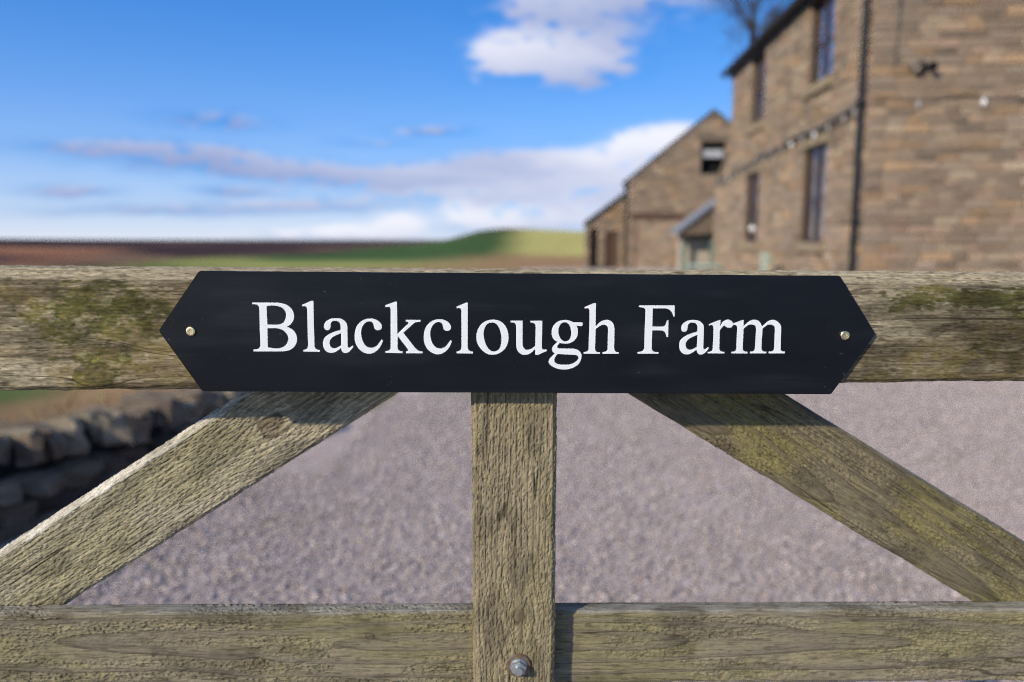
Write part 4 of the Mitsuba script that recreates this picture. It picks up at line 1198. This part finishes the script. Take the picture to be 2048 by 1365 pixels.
TREE = np.array([9.35, 31.0, -0.3])
trunk_pts = [TREE, TREE + [0.05, 0, 2.0], TREE + [-.05, .05, 4.2], TREE + [.05, 0, 6.0]]
key = 'bare_tree'
obj('trunk', tube(trunk_pts, [.26, .21, .18, .15], 12), 'bark_bsdf', key, True)
grow(trunk_pts[-1], np.array([0.0, 0, 1.0]), 4.6, .14, 0)
obj('limbs', cat(limbs), 'bark_bsdf', key, False)
labels[obj('twigs', cat(twigs), 'bark_bsdf', key, False)] = {'label': 'fine leafless twigs', 'kind': 'stuff'}
tag(key, 'bare winter tree rising behind the farmhouse roof', 'tree')

# ------------------------------------------------------------------ dry stone wall
ww = np.random.default_rng(63)
ROCK = [(0.078, 0.060, 0.045), (0.10, 0.08, 0.058), (0.135, 0.11, 0.082), (0.062, 0.05, 0.042), (0.115, 0.082, 0.054), (0.16, 0.135, 0.105)]
dw = 'dry_stone_wall'
base_ico = trimesh.creation.icosphere(1)


def rock(c, size, r, cap=False):
    v = base_ico.vertices.copy()
    v = np.sign(v) * np.abs(v) ** 0.48
    v *= 1 + 0.30 * (meshkit.noise(v * 2.3 + r.uniform(0, 90, 3))[:, None] - .5) * 2
    v = v * np.array(size) / 2
    a, b_ = r.normal(0, .14), r.normal(0, .10)
    v = trimesh.transform_points(v, trimesh.transformations.euler_matrix(b_, r.normal(0, .12), a))
    col = np.array(ROCK[r.integers(len(ROCK))]) * r.uniform(.55, .85)
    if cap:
        col = col * 2.3  # coping lightened in colour to look sunlit above the dark face
    vc = col * (0.7 + 0.6 * meshkit.noise(v * 22 + r.uniform(0, 50, 3)))[:, None]
    li = meshkit.noise(v * 30 + r.uniform(0, 50, 3))[:, None] > (.62 if cap else .78)
    vc = np.where(li, np.array([[.20, .18, .14]]) * r.uniform(.7, 1.1), vc)
    d3, n3 = np.array([*WALL_D, 0]), np.array([*WALL_N, 0])
    return trimesh.Trimesh(np.array([*(WALL_A + WALL_D * c[0] + WALL_N * c[1]), c[2]]) + v[:, :1] * d3 + v[:, 1:2] * n3 + v[:, 2:] * Z3, base_ico.faces, process=False), vc


U0, U1 = -3.0, 1.55
w_h = lambda u: 0.33 - 0.035 * (u + 0.2)
core = []
allr = []
for side in (0, 1):
    z = -.05 if side == 0 else -.45
    while True:
        h = ww.uniform(.06, .11)
        u = U0
        lim = min(w_h(U0), w_h(U1)) + .2
        if z > lim:
            break
        while u < U1:
            ln = ww.uniform(.11, .26)
            if z + h < w_h(u + ln / 2) - .06:
                y = (.12 if side == 0 else .40) + ww.normal(0, .018) + (1 if side == 0 else -1) * z * .08
                allr.append((rock((u + ln / 2, y, z + h / 2), (ln * 1.12, .26, h * 1.18), ww), side, u))
            u += ln
        z += h * .96
u = U0
while u < U1:
    ln = ww.uniform(.05, .12)
    hh = ww.uniform(.13, .21)
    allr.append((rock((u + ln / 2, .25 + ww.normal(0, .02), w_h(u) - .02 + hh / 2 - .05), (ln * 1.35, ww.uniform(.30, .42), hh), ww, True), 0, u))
    u += ln
obj('rubble_core', cat([moved(box(U0 + .05, U1 - .1, .12, .38, -.5, .34), [*WALL_A, 0], [*WALL_D, 0], [*WALL_N, 0])]), 'dark_bsdf', dw)
hid = []
for (m, c), side, u in allr:
    if side == 0 and u > -1.6:
        obj('stone', m, 'stone_bsdf', dw, 40 if False else False, color=c)
    else:
        hid.append((m, c))
m, c = merge(hid)
labels[obj('far_side_stonework', m, 'stone_bsdf', dw, False, color=c)] = {'label': 'rough stones of the far side of the wall', 'kind': 'stuff'}
tag(dw, 'low dry stone wall with rough coping along the left edge of the gravel yard', 'wall')
